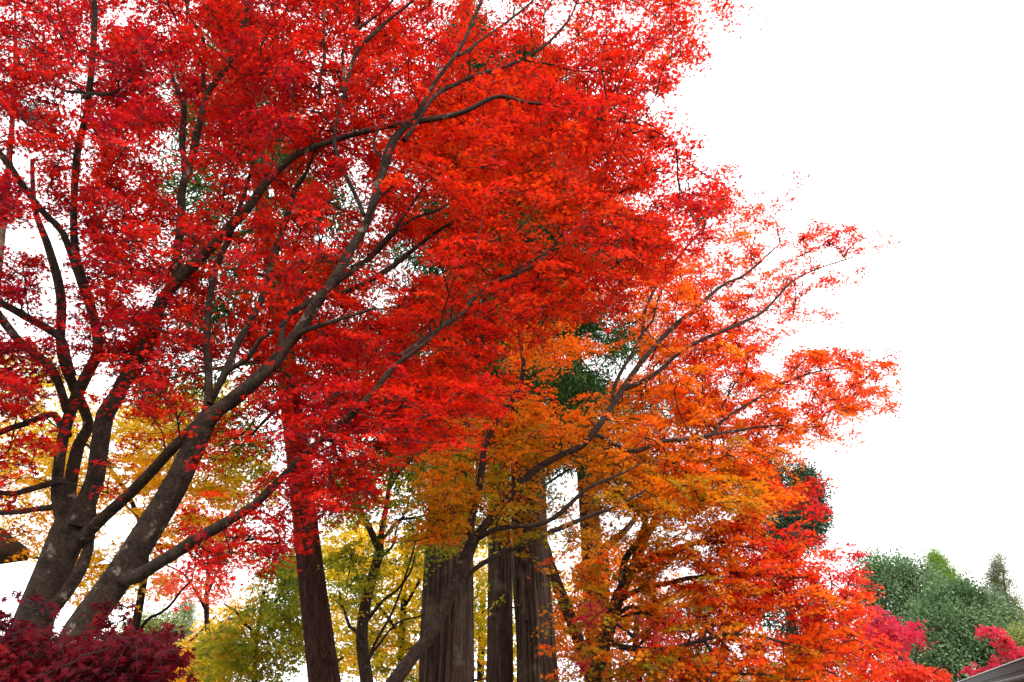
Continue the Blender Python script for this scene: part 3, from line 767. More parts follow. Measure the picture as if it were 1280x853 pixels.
# ================================================================== CEDARS
def cedar(label, px, Y, width, lean, top_h, crown_r, crown_z, n_tuft, mat, lobes, py0=853, px_top=None, seed=1, group='tall cedars', dark=1.0, patches=()):
    p0 = at(px, py0, Y)
    r0 = width * .5 * depth(p0) / F
    root = empty('cedar_tree', (float(p0[0]), float(Y), 0), label, 'tree', group)
    z = np.linspace(-0.2, top_h, 70)
    rr = np.random.default_rng(seed)
    x = p0[0] + lean * (z - p0[2]) + 0.05 * np.sin(z * .5 + seed)
    y = Y + 0.04 * np.sin(z * .4 + seed * 2)
    t = np.clip(z / top_h, 0, 1)
    r = r0 * (1.0 - 0.72 * t ** 1.2) * (1 + .55 * np.exp(-np.clip(z, 0, 9) / .7)) + .02
    P = np.column_stack([x, y, z])
    V, q, tt = tube(P, r, 120 if width > 28 else 72, cedar_bump(seed, lobes))
    link_mesh('trunk', V, [q, tt], mat, root)
    for kz in range(6):                                   # broken stubs of dead boughs
        zs = rr.uniform(2.2, crown_z + 1.5); a = rr.uniform(3.4, 6.0); ln = rr.uniform(.18, .7)
        c0 = np.array([np.interp(zs, z, x), np.interp(zs, z, y), zs]); rs = np.interp(zs, z, r)
        dr = np.array([math.cos(a), math.sin(a), rr.uniform(-.25, .15)])
        Qs = catmull(np.array([[*(c0 + dr * rs * .7), .03], [*(c0 + dr * (rs + ln * .5)), .022], [*(c0 + dr * (rs + ln) + [0, 0, rr.uniform(-.1, .1)]), .011]]), .08)
        Vb, qb, tb = tube(Qs[:, :3], Qs[:, 3], 7, bark_bump(seed * 10 + kz, .05)); link_mesh('branch_stub', Vb, [qb, tb], mat, root)
    sk = Skeleton()
    sk.add(P[(z > crown_z * .9)], np.tile([0, 0, .2], ((z > crown_z * .9).sum(), 1)), -1)
    # tiers of drooping boughs
    nb = 46
    T = []
    for i in range(nb):
        u = (i + rr.uniform(0, .8)) / nb
        zz = crown_z + (top_h - crown_z) * u
        a = i * 2.4 + rr.uniform(-.4, .4)
        L = crown_r * (1 - u) ** .75 * rr.uniform(.65, 1.15) + .25
        b = np.array([np.interp(zz, z, x), Y, zz])
        s = np.linspace(0, 1, 7)[:, None]
        dr = np.array([math.cos(a), math.sin(a), 0])
        Q = b + dr * L * s + np.array([0, 0, 1.]) * (L * (.05 * s - .42 * s ** 2 + .22 * s ** 3))
        V2, q2, t2 = tube(Q, np.linspace(.045, .012, 7) * (1.1 - .5 * u), 5)
        Qs = catmull(Q, .3)
        sk.add(Qs, norm(np.gradient(Qs, axis=0)), -1)
        link_mesh('bough', V2, [q2, t2], M_TWIG, root)
        k = max(3, int(n_tuft / nb * (0.5 + L / crown_r)))
        f = rr.uniform(.25, 1.05, k) ** .7
        side = np.cross(dr, [0, 0, 1.])
        T.append(b + dr * (L * f)[:, None] + np.array([0, 0, 1.]) * (L * (.05 * f - .42 * f ** 2 + .22 * f ** 3) + rr.normal(0, .13, k))[:, None] + side * (rr.normal(0, .22, k) * L * f)[:, None])
    T = np.vstack(T)
    out = sk.grow(T, .25, 0.0)
    C, D, N, SZ, ID = tuft_sprays(T, out, 60, .36, .17, up=-.15, spread=.8)
    V, Q = leaf_arrays(C, D, N, SZ, NEEDLE)
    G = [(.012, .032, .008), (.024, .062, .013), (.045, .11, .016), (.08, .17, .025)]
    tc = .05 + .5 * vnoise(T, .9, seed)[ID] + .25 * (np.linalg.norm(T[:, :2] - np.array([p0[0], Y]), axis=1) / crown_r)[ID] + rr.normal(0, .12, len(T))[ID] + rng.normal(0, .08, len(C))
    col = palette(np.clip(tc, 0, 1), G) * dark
    v, q, t = sk.twig_mesh(.004, .02, 3)
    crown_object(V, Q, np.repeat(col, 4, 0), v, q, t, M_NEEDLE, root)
cedar('thickest cedar, deep vertical furrows down its broad dark trunk behind the slanting orange maple', 561, 16.0, 64, -.002, 19.0, 3.2, 6.6, 1100, M_CEDAR, .055, seed=3)
cedar('cedar trunk half shaded and half pale grey, double column just beside the thin dark one', 669, 17.5, 50, -.012, 19.5, 3.2, 6.8, 1100, M_CEDAR, .07, seed=8)
cedar('thin dark cedar standing in the narrow gap between the two thickest trunks', 623, 21.0, 32, -.006, 20.0, 2.8, 8.0, 800, M_CEDAR, .03, seed=12)
cedar('grey cedar seen through orange leaves behind the crossing leaning maple stem', 752, 21.0, 28, -.045, 22.5, 3.8, 7.4, 1300, M_CEDAR, .04, seed=17)
cedar('smooth reddish brown cedar with red leaves hanging down over the front of its trunk', 409, 12.6, 34, -.245, 15.5, 2.3, 6.2, 650, M_REDCEDAR, .02, seed=23)

# ================================================================== MAPLES FURTHER BACK
YEL = [(.20, .24, .012), (.36, .34, .012), (.62, .46, .012), (.80, .52, .012), (.82, .46, .012), (.82, .30, .01)]
GRN = [(.06, .13, .012), (.11, .19, .014), (.19, .24, .016), (.36, .34, .016), (.60, .44, .016), (.76, .36, .012)]
ORG = [(.22, .13, .01), (.50, .24, .01), (.74, .28, .01), (.78, .20, .01), (.72, .10, .01), (.62, .03, .01)]
PNK = [(.40, .010, .03), (.50, .014, .05), (.56, .03, .065), (.60, .06, .07)]
SALMON = [(.62, .03, .02), (.70, .07, .04), (.74, .16, .06), (.74, .25, .06)]
def pal_colour(cols, scale=.8, base=.0, seed=1, sd=.12):
    def f(C, T, ID, n):
        t = base + vnoise(T, scale, seed) + rng.normal(0, sd, n)[ID] + rng.normal(0, .07, len(C))
        return palette(np.clip(t, 0, 1), cols) * rng.uniform(.85, 1.1, len(C))[:, None]
    return f
def back_maple(label, trunk, limbs, ells, n, Y, sd, cols, lsize=.095, bark=None, ground=(0, 0), base=0.0, seed=1, K=4, NP=3, L=.34, shape=LEAF3, group='maples further back', name='maple_tree'):
    m = Maple(name, label, 'tree', trunk, limbs, bark or M_TWIG, group, ground)
    px, py = sample_ell(ells, n)
    T = at(px, py, Y + rng.normal(0, sd, n))
    T = T[T[:, 2] > .9]
    m.leaves(T, K, NP, L, lsize, pal_colour(cols, seed=seed, base=base), shape, twiglets=False)
    return m
back_maple('yellow maple glowing between the two big front trunks, dark bent stem rising beside the shrub',
    [(165, 800, 14.5, 11), (172, 770, 14.5, 10), (178, 735, 14.5, 9), (182, 700, 14.5, 8), (178, 640, 14.5, 7)],
    [[(172, 790, 14.5, 5), (190, 772, 14.4, 4), (215, 752, 14.3, 3), (240, 725, 14.2, 2)],
     [(182, 705, 14.5, 6), (150, 705, 14.6, 5), (115, 707, 14.7, 5), (80, 700, 14.8, 4), (40, 697, 14.9, 3)],
     [(178, 660, 14.5, 6), (150, 600, 14.6, 5), (110, 560, 14.7, 4), (60, 540, 14.8, 3)],
     [(180, 650, 14.5, 6), (220, 590, 14.4, 5), (270, 540, 14.3, 4), (320, 500, 14.2, 3)]],
    [(60, 640, 70, 60, 3), (150, 570, 90, 70, 6), (240, 560, 90, 70, 6), (30, 560, 60, 50, 3), (300, 600, 50, 40, 2), (230, 500, 90, 30, 2), (130, 720, 80, 40, 2), (230, 670, 70, 30, 1.5), (40, 480, 70, 40, 2)],
    1800, 14.6, 1.0, YEL, seed=31, base=.12)
back_maple('slender maple with green and gold leaves, thin crooked trunk forking beside the reddish cedar',
    [(459, 856, 13.5, 17), (452, 800, 13.5, 15), (457, 755, 13.5, 14), (466, 720, 13.5, 13), (476, 687, 13.5, 12)],
    [[(475, 690, 13.5, 9), (462, 660, 13.4, 8), (447, 635, 13.4, 7), (436, 600, 13.3, 6), (431, 560, 13.3, 5), (428, 520, 13.3, 4)],
     [(476, 688, 13.5, 8), (478, 650, 13.5, 7), (484, 622, 13.5, 6), (490, 590, 13.5, 4), (480, 560, 13.5, 3)],
     [(485, 615, 13.5, 4), (500, 590, 13.4, 3), (520, 570, 13.4, 2)],
     [(478, 675, 13.5, 5), (500, 650, 13.4, 4), (530, 645, 13.3, 3), (580, 640, 13.2, 2)],
     [(459, 775, 13.5, 5), (480, 750, 13.4, 4), (505, 730, 13.3, 3), (520, 690, 13.3, 2)],
     [(455, 800, 13.5, 5), (430, 770, 13.6, 4), (425, 740, 13.6, 3)],
     [(456, 850, 13.5, 5), (466, 815, 13.4, 4), (490, 760, 13.3, 3), (515, 700, 13.2, 2.5), (525, 650, 13.2, 2)],
     [(458, 830, 13.5, 4), (476, 800, 13.6, 3), (500, 780, 13.7, 2.5), (530, 768, 13.8, 2)],
     [(470, 705, 13.5, 5), (490, 680, 13.6, 3), (510, 630, 13.7, 2)]],
    [(480, 600, 80, 40, 6), (560, 640, 70, 50, 6), (430, 620, 40, 40, 2), (520, 570, 60, 40, 4), (590, 590, 40, 40, 3), (440, 720, 40, 50, 2), (500, 690, 40, 30, 1.5)],
    700, 13.4, .7, GRN, .085, M_PALEBARK, seed=37, base=-.02)
back_maple('green maple just turning gold, low leafy crown between the far conifer and the reddish cedar',
    [(318, 856, 18, 6), (319, 830, 18, 6), (322, 790, 18, 5), (330, 740, 18, 4)],
    [[(320, 800, 18, 4), (300, 770, 18, 3), (280, 755, 18, 2)], [(324, 780, 18, 4), (350, 740, 18, 3), (370, 700, 18, 2)]],
    [(330, 800, 60, 55, 8), (350, 740, 40, 40, 3), (375, 720, 25, 40, 2), (280, 820, 40, 35, 3), (340, 690, 40, 20, 1)],
    800, 18, .9, GRN, .11, seed=41, base=.0)
back_maple('far pale gold maple glimpsed low between the furrowed cedar trunks',
    [(600, 880, 29, 9), (602, 800, 29, 9), (604, 740, 29, 7)],
    [[(602, 800, 29, 5), (560, 740, 29, 4), (520, 690, 29, 3)], [(603, 770, 29, 5), (650, 720, 29, 4), (690, 690, 29, 3)]],
    [(480, 700, 60, 50, 4), (600, 730, 50, 60, 4), (540, 790, 80, 50, 5), (440, 820, 60, 30, 3), (640, 820, 50, 40, 3), (710, 740, 30, 60, 2), (400, 740, 30, 60, 2)],
    700, 29, 1.5, YEL, .17, seed=83, base=.02, L=.55)
back_maple('far light orange maple low in the gap beside the pale conifer column',
    [(215, 880, 26, 8), (216, 820, 26, 8), (218, 790, 26, 6)],
    [[(216, 820, 26, 5), (250, 790, 26, 4), (270, 770, 26, 3)]],
    [(255, 820, 30, 30, 3), (280, 775, 30, 22, 1.5), (180, 835, 30, 20, 1.5), (230, 845, 40, 14, 2)],
    220, 26, .9, YEL, .15, seed=87, base=.22, L=.5)
back_maple('golden yellow maple filling the gap between the slender trunk and the thickest cedar',
    [(500, 870, 24, 8), (502, 800, 24, 8), (505, 740, 24, 7), (508, 690, 24, 5)],
    [[(502, 800, 24, 5), (470, 750, 24, 4), (440, 690, 24, 3)], [(505, 760, 24, 5), (540, 700, 24, 4), (560, 650, 24, 3)]],
    [(440, 690, 40, 50, 5), (500, 760, 50, 60, 5), (430, 790, 40, 50, 4), (520, 830, 60, 30, 3), (600, 780, 40, 60, 3), (470, 590, 60, 40, 2), (540, 690, 40, 40, 3), (640, 760, 30, 80, 2), (270, 830, 30, 25, 1), (590, 700, 40, 60, 2)],
    1100, 24, 1.4, YEL, .15, seed=43, base=-.05, L=.5)
back_maple('orange and yellow maple whose bare brown stem leans across the grey cedar',
    [(742, 858, 19.5, 17), (728, 815, 19.5, 16), (712, 770, 19.5, 15), (698, 735, 19.5, 14), (688, 705, 19.5, 12)],
    [[(690, 712, 19.5, 9), (682, 680, 19.6, 7), (676, 640, 19.7, 4)],
     [(735, 840, 19.6, 12), (752, 780, 19.7, 12), (758, 720, 19.8, 12), (756, 690, 19.8, 11), (768, 676, 19.8, 9), (782, 662, 19.8, 8), (800, 640, 19.9, 5)],
     [(722, 800, 19.5, 5), (705, 785, 19.3, 4), (692, 780, 19.2, 3)]],
    [(720, 800, 40, 50, 4), (760, 740, 50, 50, 4), (800, 800, 50, 50, 4), (790, 700, 50, 40, 2), (740, 690, 40, 30, 2), (690, 760, 20, 60, 1.5), (840, 760, 40, 40, 2)],
    800, 19.8, .9, ORG, .11, M_PALEBARK, seed=47, base=-.02, ground=(.4, 0))
back_maple('small bright pink maple low under the orange leaves beside the dark dividing stems',
    [(800, 870, 17.5, 9), (798, 840, 17.5, 9), (795, 800, 17.5, 8), (797, 765, 17.5, 6)],
    [[(796, 810, 17.5, 5), (820, 790, 17.4, 4), (850, 790, 17.3, 3)], [(796, 800, 17.5, 5), (770, 780, 17.4, 4), (740, 770, 17.3, 3)]],
    [(840, 825, 40, 35, 4), (750, 770, 25, 18, 2), (805, 845, 40, 18, 2), (735, 830, 20, 18, 1), (820, 785, 30, 14, 1.5)],
    300, 17.4, .6, PNK, .10, seed=53)
back_maple('pale salmon maple with thin sparse leaves seen under the leaning trunk against white sky',
    [(262, 870, 22, 7), (262, 820, 22, 7), (258, 760, 22, 6), (262, 700, 22, 4)],
    [[(260, 770, 22, 4), (240, 730, 22, 3), (200, 700, 22, 2)], [(260, 740, 22, 4), (285, 690, 22, 3), (310, 640, 22, 2)], [(262, 710, 22, 3), (250, 660, 22, 3), (235, 620, 22, 2)]],
    [(240, 730, 50, 22, 4), (265, 640, 40, 40, 4), (215, 650, 30, 40, 2), (300, 690, 30, 20, 1)],
    230, 22, .9, SALMON, .13, seed=59, L=.45)
back_maple('deep pink maple spreading low in front of the round grey green evergreens',
    [(1075, 875, 18, 10), (1078, 840, 18, 9), (1085, 815, 18, 8)],
    [[(1083, 820, 18, 6), (1060, 795, 17.9, 4), (1045, 770, 17.8, 3)],
     [(1085, 815, 18, 6), (1105, 800, 17.8, 4), (1130, 790, 17.7, 3), (1148, 786, 17.6, 2)],
     [(1085, 816, 18, 5), (1095, 785, 18, 4), (1110, 768, 18, 3)]],
    [(1075, 775, 45, 18, 5), (1110, 795, 45, 16, 4), (1060, 800, 50, 18, 4), (1090, 820, 45, 14, 3), (1040, 830, 50, 16, 3), (1130, 785, 25, 8, 1.5)],
    330, 17.8, .7, PNK, .10, seed=61)
back_maple('low scarlet maple with bare grey twigs showing between the pink maple and the dark roof',
    [(1150, 885, 17, 8), (1150, 862, 17, 8), (1150, 850, 17, 7)],
    [[(1150, 855, 17, 4), (1130, 830, 17, 3), (1120, 815, 17, 2)], [(1150, 855, 17, 4), (1170, 838, 17, 3), (1190, 832, 17, 2)], [(1150, 850, 17, 3), (1145, 825, 17, 3), (1150, 805, 17, 1.5)]],
    [(1115, 838, 36, 12, 4), (1145, 842, 34, 10, 4), (1175, 852, 14, 7, 1), (1110, 856, 60, 12, 3)],
    150, 17, .5, [(.6, .02, .012), (.66, .05, .015), (.7, .10, .02)], .10, seed=67)
back_maple('thin pink maple branch reaching up over the dark roof in front of the evergreens',
    [(1300, 885, 24, 9), (1290, 845, 24, 8), (1278, 820, 24, 6)],
    [[(1280, 824, 24, 4), (1262, 808, 24, 3), (1248, 795, 24, 2.5), (1232, 784, 24, 2)], [(1285, 835, 24, 3), (1255, 832, 24, 2), (1228, 836, 24, 1.5)]],
    [(1238, 789, 16, 7, 2), (1255, 803, 14, 7, 2), (1270, 816, 16, 6, 2), (1225, 836, 22, 6, 2), (1245, 830, 12, 5, 1), (1300, 820, 30, 14, 2)],
    90, 24, .3, PNK, .11, seed=71, L=.25)

# ================================================================== EVERGREENS FURTHER BACK
def evergreen(name, label, px, top, Y, blobs, n, G, width=14, K=30, L=.5, lsize=.30, shape=OVAL, mat=None, seed=1, up=.1, spread=.9, group='evergreens in the distance', lean=0.0):
    """blobs: (px, py, rx, ry, dY, weight) lobes of the crown; leaves sit on the lobes' outsides."""
    p0 = at(px, 853, Y); pt = at(px + lean, top, Y)
    root = empty(name, (float(p0[0]), float(Y), 0), label, 'tree', group)
    k = np.linspace(0, 1, 14)
    P = np.column_stack([p0[0] + (pt[0] - p0[0]) * k + .1 * np.sin(k * 7 + seed) * np.sin(k * 3.1), Y + .1 * np.sin(k * 9), -.2 + (pt[2] * .96 + .2) * k])
    r0 = width * .5 * depth(p0) / F
    V, q, t = tube(P, r0 * (1.05 - .9 * k), 10, bark_bump(seed + 200, .05))
    link_mesh('trunk', V, [q, t], M_CEDAR, root)
    sk = Skeleton(); Qs = catmull(P, .4); sk.add(Qs[len(Qs) // 4:], norm(np.gradient(Qs, axis=0))[len(Qs) // 4:], -1)
    B_ = np.array(blobs, float)
    kk = rng.choice(len(B_), n, p=B_[:, 5] / B_[:, 5].sum())
    d = norm(rng.normal(0, 1, (n, 3))); rr = rng.uniform(.55, 1.0, n) ** .5
    c = at(B_[kk, 0], B_[kk, 1], Y + B_[kk, 4]); m = depth(c) / F
    T = c + d * (rr * m)[:, None] * np.stack([B_[kk, 2], (B_[kk, 2] + B_[kk, 3]) / 2, B_[kk, 3]], 1)
    T = T[T[:, 2] > .6]; n = len(T)
    out = sk.grow(T, .5, .05)
    C, D, N, SZ, ID = tuft_sprays(T, out, int(K * 3.6), L, lsize * .40, up, spread)
    V, Q = leaf_arrays(C, D, N, SZ, shape)
    t = .1 + .6 * vnoise(T, 2.2 / max(1, L * 2), seed)[ID] + rng.normal(0, .12, n)[ID] + rng.normal(0, .09, len(C))
    col = palette(np.clip(t, 0, 1), G)
    v, q, t = sk.twig_mesh(.008, .09, 4)
    crown_object(V, Q, np.repeat(col, len(shape[0]), 0), v, q, t, mat or M_EVER, root)
GREY = [(.05, .10, .04), (.10, .17, .07), (.19, .28, .13), (.29, .37, .19)]
DKG = [(.03, .055, .034), (.055, .09, .05), (.095, .14, .08), (.16, .21, .12)]
BRI = [(.09, .17, .025), (.18, .30, .04), (.28, .40, .06), (.34, .42, .10)]
OLV = [(.09, .12, .05), (.16, .18, .075), (.27, .25, .10), (.34, .21, .10)]
evergreen('evergreen_tree', 'tall loose grey green evergreen with open upper branches behind the pink maple', 1118, 712, 38,
    [(1095, 720, 18, 16, 0, 1.2), (1120, 712, 14, 14, .5, 1), (1112, 745, 32, 22, 0, 2.5), (1145, 735, 28, 24, 0, 2.2), (1155, 765, 30, 25, .5, 2), (1100, 780, 25, 20, 0, 1.2), (1128, 790, 40, 24, 0, 2), (1088, 700, 7, 9, 0, .3), (1140, 717, 10, 10, 0, .5)],
    210, GREY, 12, seed=5, K=40, L=.7, lsize=.34)
evergreen('evergreen_tree', 'broad round evergreen heaped in front of the bright green conifer', 1195, 740, 34,
    [(1195, 755, 26, 18, -1, 2.2), (1225, 765, 28, 20, -1, 2.2), (1175, 785, 30, 24, -1.5, 2.5), (1215, 800, 42, 28, -2, 4), (1245, 790, 26, 24, -1, 2), (1160, 815, 36, 24, -1, 2.5), (1200, 830, 50, 22, -2, 3), (1255, 815, 18, 20, -1, 1.2)],
    270, GREY, 16, seed=6, K=44, L=.7, lsize=.34)
evergreen('conifer_tree', 'bright yellow green conifer rising to a blunt point behind the round evergreens', 1190, 702, 44,
    [(1170, 703, 5, 8, 0, .5), (1177, 712, 8, 9, 0, .9), (1175, 727, 9, 12, 0, 1), (1188, 722, 7, 8, 0, .6), (1190, 735, 14, 11, 0, 1.4), (1202, 738, 7, 8, 0, .5), (1198, 752, 20, 12, 0, 1.7), (1178, 748, 12, 12, 0, 1), (1200, 790, 36, 24, 0, 2)],
    300, BRI, 10, seed=7, K=40, L=.55, lsize=.34, shape=NEEDLE, mat=M_NEEDLE, up=.5, spread=.5)
evergreen('conifer_tree', 'narrow brownish green conifer with a ragged spire standing alone over the roof', 1252, 698, 36,
    [(1247, 702, 4, 6, 0, .4), (1250, 714, 7, 5, 0, .6), (1244, 724, 8, 5, 0, .6), (1258, 729, 10, 5, 0, .7), (1247, 741, 11, 5, 0, .8), (1266, 747, 13, 5, 0, .9), (1252, 757, 15, 6, 0, 1.2), (1262, 768, 26, 10, 0, 1.8), (1268, 785, 30, 12, 0, 2), (1272, 810, 34, 20, 0, 2)],
    260, OLV, 8, seed=9, K=30, L=.42, lsize=.28, shape=NEEDLE, mat=M_EVER, up=.1, spread=.8)
evergreen('evergreen_shrub', 'pale yellow green bush beside the narrow conifer above the roof edge', 1285, 795, 30,
    [(1288, 805, 20, 18, 0, 2), (1300, 820, 26, 22, 0, 2)],
    90, [(.16, .2, .05), (.24, .28, .07), (.3, .3, .08)], 6, seed=10, K=26, L=.4, lsize=.24)
evergreen('evergreen_tree', 'dark glossy evergreen peeping out from behind the orange and red leaf tips', 975, 590, 26,
    [(985, 606, 34, 24, 0, 2.5), (1003, 645, 27, 24, 0, 2), (990, 668, 32, 20, 0, 2), (955, 600, 24, 22, 0, 1.5), (960, 650, 34, 30, 0, 2), (985, 770, 40, 30, 0, 2), (1000, 800, 30, 26, 0, 1.5), (950, 720, 50, 40, 0, 2), (1012, 612, 16, 14, 0, .9), (1014, 640, 14, 14, 0, .8), (1005, 672, 18, 14, 0, .8)],
    520, DKG, 20, seed=11, K=28, L=.42, lsize=.24)
evergreen('conifer_tree', 'far pale green conifer column under the leaning maple trunk', 232, 745, 42,
    [(233, 757, 7, 10, 0, .8), (232, 775, 10, 12, 0, 1), (228, 795, 18, 12, 0, 1.2), (222, 818, 24, 16, 0, 1.5), (220, 840, 30, 16, 0, 1.5)],
    190, [(.09, .14, .05), (.16, .2, .07), (.24, .26, .10)], 8, seed=13, K=30, L=.5, lsize=.3, shape=NEEDLE, mat=M_NEEDLE)
evergreen('evergreen_shrub', 'pale lime green bush in the gap beyond the dark red shrub', 195, 770, 32,
    [(195, 785, 24, 16, 0, 2), (175, 800, 22, 14, 0, 1.5), (200, 820, 40, 22, 0, 2.5), (160, 835, 30, 20, 0, 1.5), (250, 845, 30, 16, 0, 1.5)],
    210, [(.14, .18, .05), (.24, .27, .07), (.34, .32, .09)], 8, seed=14, K=24, L=.45, lsize=.26)
evergreen('pine_tree', 'dark pine high behind the outermost crimson leaves, with a thin bare trunk', 20, -60, 13.5,
    [(10, 132, 34, 16, 0, 2), (48, 148, 22, 10, 0, 1.4), (-40, 110, 40, 30, 0, 2), (20, 70, 40, 20, 0, 2), (70, 95, 26, 16, .6, 1.2), (-60, 180, 40, 20, 0, 1.5), (185, 148, 20, 10, 1, 1), (205, 100, 22, 16, 1, .8), (120, 60, 50, 20, .5, 1.4), (0, -40, 60, 30, 0, 1.5)],
    240, DKG, 22, seed=15, K=40, L=.26, lsize=.17, shape=NEEDLE, mat=M_NEEDLE, up=.5, spread=.7, lean=8)

# ================================================================== BUILDINGS: a thatched hut and a dark roofed house
def box(x0, x1, y0, y1, z0, z1):
    V = np.array([(x, y, z) for z in (z0, z1) for y in (y0, y1) for x in (x0, x1)], float)
    return V, np.array([(0, 1, 3, 2), (4, 6, 7, 5), (0, 4, 5, 1), (2, 3, 7, 6), (0, 2, 6, 4), (1, 5, 7, 3)])
def merge(parts):
    Vs, Fs, off = [], [], 0
    for V, Fc in parts:
        Vs.append(V); Fs.append(np.asarray(Fc) + off); off += len(V)
    return np.vstack(Vs), np.vstack(Fs)
def slab(a, b, c, d, t):
    """Quad a b c d thickened downwards by t along its normal."""
    a, b, c, d = map(lambda v: np.array(v, float), (a, b, c, d))
    n = np.cross(b - a, d - a); n /= np.linalg.norm(n)
    if n[2] < 0: n = -n
    V = np.array([a, b, c, d, a - n * t, b - n * t, c - n * t, d - n * t])
    return V, np.array([(0, 1, 2, 3), (4, 7, 6, 5), (0, 4, 5, 1), (1, 5, 6, 2), (2, 6, 7, 3), (3, 7, 4, 0)])

M_THATCH = plain_material('thatch', (.04, .028, .02), (.14, .10, .07), (30, 30, 5), 2.0, .95, .8)
M_WOOD = plain_material('dark_timber', (.05, .034, .025), (.11, .075, .052), (2, 2, 14), 3, .8, .3)
M_PLASTER = plain_material('plaster', (.42, .39, .33), (.52, .49, .43), (1, 1, 1), 3, .9, .1)
M_TILE = plain_material('dark_roof_metal', (.008, .007, .007), (.022, .02, .02), (1, 1, 1), 3, .65, .08)
M_FLASH = plain_material('pale_flashing', (.33, .29, .30), (.42, .39, .40), (1, 1, 1), 3, .4, .05)
M_SOFFIT = plain_material('grey_soffit', (.10, .105, .10), (.16, .165, .16), (1, 1, 6), 2, .7, .1)

def house():
    # a long low building: its eave runs away from the camera, the nearly flat roof falls gently towards the back
    E0 = at(1280, 822, 13.7); ze = E0[2]
    e = np.array([.382, .924, 0]); nrm = np.array([.924, -.382, 0]); upv = np.array([0, 0, 1.])
    a = E0 - e * 4.0
    Ln, W = 24.0, 6.0
    ctr = a + e * Ln / 2 + nrm * W / 2
    root = empty('house', (float(ctr[0]), float(ctr[1]), 0), 'long low house with a dark roof edge running away over the pink branch', 'house')
    def bar(n0, n1, z0, z1, e0=0.0, e1=Ln, zf=0.0):
        """A bar along the eave: n across the house, z below or above the eave, zf the fall at n1."""
        ps = [a + e * ee + nrm * nn + upv * (zz + (zf if nn == n1 else 0)) for zz in (z0, z1) for ee in (e0, e1) for nn in (n0, n1)]
        return np.array(ps), np.array([(0, 1, 3, 2), (4, 6, 7, 5), (0, 4, 5, 1), (2, 3, 7, 6), (0, 2, 6, 4), (1, 5, 7, 3)])
    V, Fc = bar(.03, W, -.12, -.035, zf=-.7); roof = link_mesh('roof', V, Fc, M_TILE, root, False)
    V, Fc = merge([bar(0, .026, -.17, -.022), bar(.012, .026, -.30, -.172)]); link_mesh('fascia', V, Fc, M_TILE, root, False)
    V, Fc = bar(-.025, .05, -.02, 0.0); link_mesh('flashing', V, Fc, M_FLASH, root, False)
    V, Fc = bar(.03, 1.0, -.32, -.302); link_mesh('soffit', V, Fc, M_SOFFIT, root, False)
    th = np.linspace(0, 2 * math.pi, 13)[:-1]
    P = np.array([a + nrm * -.06 + upv * -.30 + e * s for s in np.linspace(.02, Ln - .02, 30)])
    V, q, t = tube(P, np.full(30, .05), 10); link_mesh('gutter', V, [q, t], M_SOFFIT, root)
    V, Fc = bar(1.0, W - .3, -ze - .1, -.33, .6, Ln - .6); link_mesh('wall', V, Fc, M_PLASTER, root, False)
    for s in (3.0, 7.0, 15.0, 19.0):
        V, Fc = bar(.94, .996, -ze + .8, -ze + 1.9, s, s + 1.6); w = link_mesh('window', V, Fc, M_TILE, root, False)
        V, Fc = merge([bar(.92, .938, -ze + .74, -ze + .8, s - .06, s + 1.66), bar(.92, .938, -ze + 1.9, -ze + 1.96, s - .06, s + 1.66), bar(.92, .938, -ze + .8, -ze + 1.9, s + .77, s + .83)])
        link_mesh('frame', V, Fc, M_WOOD, w, False)
    V, Fc = bar(.94, .996, -ze, -ze + 1.95, 11.4, 12.3); d = link_mesh('door', V, Fc, M_WOOD, root, False)
house()

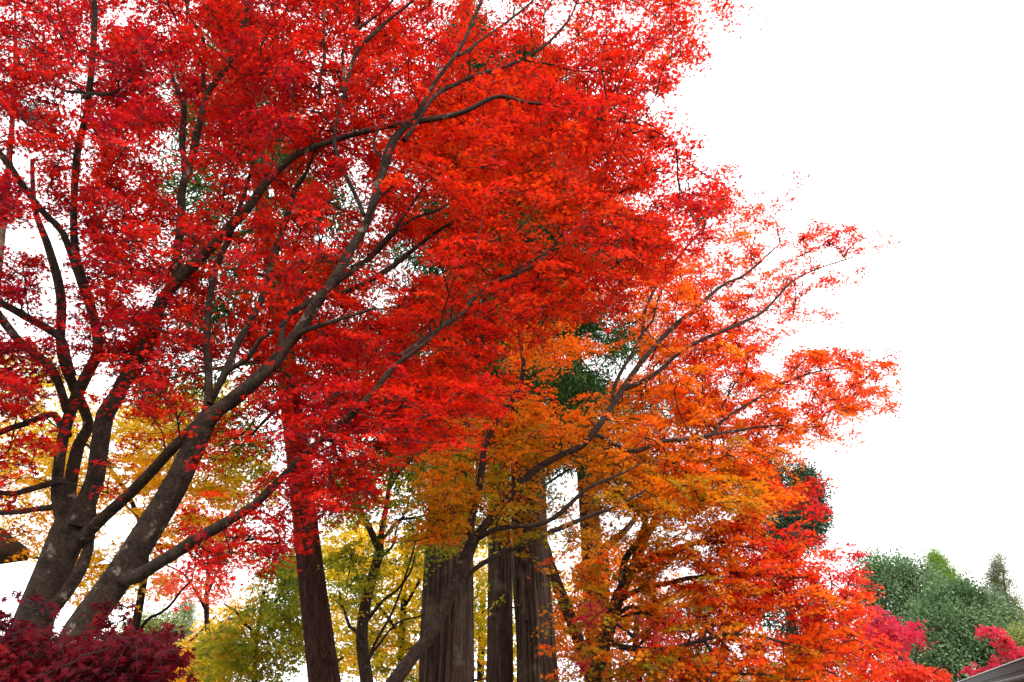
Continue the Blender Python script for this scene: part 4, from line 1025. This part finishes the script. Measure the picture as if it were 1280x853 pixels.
def hut():
    Y = 14.0
    c = at(36, 697, Y)                                      # the eave corner nearest the pale trunk
    W, Dp, H = 6.0, 5.0, 2.9
    x1, y0, ze = c[0], Y, c[2] + .12
    x0, y1 = x1 - W, y0 + Dp
    ca, sa = math.cos(R(60)), math.sin(R(60))
    def turn(V):
        V = np.array(V, float); d = V - np.array([x1, y0, 0])
        V[..., 0] = x1 + d[..., 0] * ca + d[..., 1] * -sa; V[..., 1] = y0 + d[..., 0] * sa + d[..., 1] * ca
        return V
    root = empty('thatched_hut', (float(x1 - 3.5), float(y0 - 1.5), 0), 'thatched hut whose steep brown straw roof corner shows behind the pale maple trunk', 'hut')
    ra, rb = np.array([x0 + 2.2, (y0 + y1) / 2, ze + H]), np.array([x1 - 2.2, (y0 + y1) / 2, ze + H])
    # hipped thatch with a thick rounded eave, subdivided so that it can sag and bristle
    cor = [np.array([x0, y0, ze]), np.array([x1, y0, ze]), np.array([x1, y1, ze]), np.array([x0, y1, ze])]
    faces = [(cor[0], cor[1], rb, ra), (cor[1], cor[2], rb, rb), (cor[2], cor[3], ra, rb), (cor[3], cor[0], ra, ra)]
    Vs, Fs, off = [], [], 0
    n = 14
    for a, b, tr, tl in faces:
        u = np.linspace(0, 1, n * 2)[None, :, None]; v = np.linspace(0, 1, n)[:, None, None]
        g = (a * (1 - u) + b * u) * (1 - v) + (tl * (1 - u) + tr * u) * v
        g = g.copy(); g[..., 2] -= .22 * np.sin(np.pi * v[..., 0]) ** 1
        edge = np.minimum(u[..., 0], 1 - u[..., 0]) * np.ones((n, 1))
        g[1:, 1:-1, 2] += rng.normal(0, .012, g[1:, 1:-1, 2].shape)
        m = n * 2
        under = g[:1].copy(); under[..., 2] -= .17
        ctr = np.array([(x0 + x1) / 2, (y0 + y1) / 2, 0])
        inn = under + (ctr - under) * np.array([.34, .34, 0]); inn[..., 2] = ze - .06
        g = np.concatenate([inn, under, g]); k = g.shape[0]
        i = (np.arange(k - 1)[:, None] * m + np.arange(m - 1)[None]).ravel()
        Vs.append(g.reshape(-1, 3)); Fs.append(np.stack([i, i + 1, i + m + 1, i + m], 1) + off); off += k * m
    roof = link_mesh('roof', turn(np.vstack(Vs)), np.vstack(Fs), M_THATCH, root, True)
    Q = catmull(np.array([[*(ra + [-.3, 0, .02]), .2], [*((ra + rb) / 2 + [0, 0, -.02]), .22], [*(rb + [.3, 0, .02]), .2]]), .2)
    V, q, t = tube(Q[:, :3], Q[:, 3], 10, bark_bump(77, .04)); link_mesh('ridge_cap', turn(V), [q, t], M_THATCH, root)
    V, Fc = box(x0 + 1.5, x1 - 1.5, y0 + 1.4, y1 - 1.4, -.1, ze - .15); link_mesh('wall', turn(V), Fc, M_PLASTER, root, False)
    for x in (x0 + 1.4, x1 - 1.54):
        for y in (y0 + 1.3, y1 - 1.44):
            V, Fc = box(x, x + .14, y, y + .14, -.1, ze - .19); link_mesh('post', turn(V), Fc, M_WOOD, root, False)
    V, Fc = box(x0 + 2.4, x0 + 3.4, y0 + 1.34, y0 + 1.396, 0, 2.0); link_mesh('door', turn(V), Fc, M_WOOD, root, False)
hut()
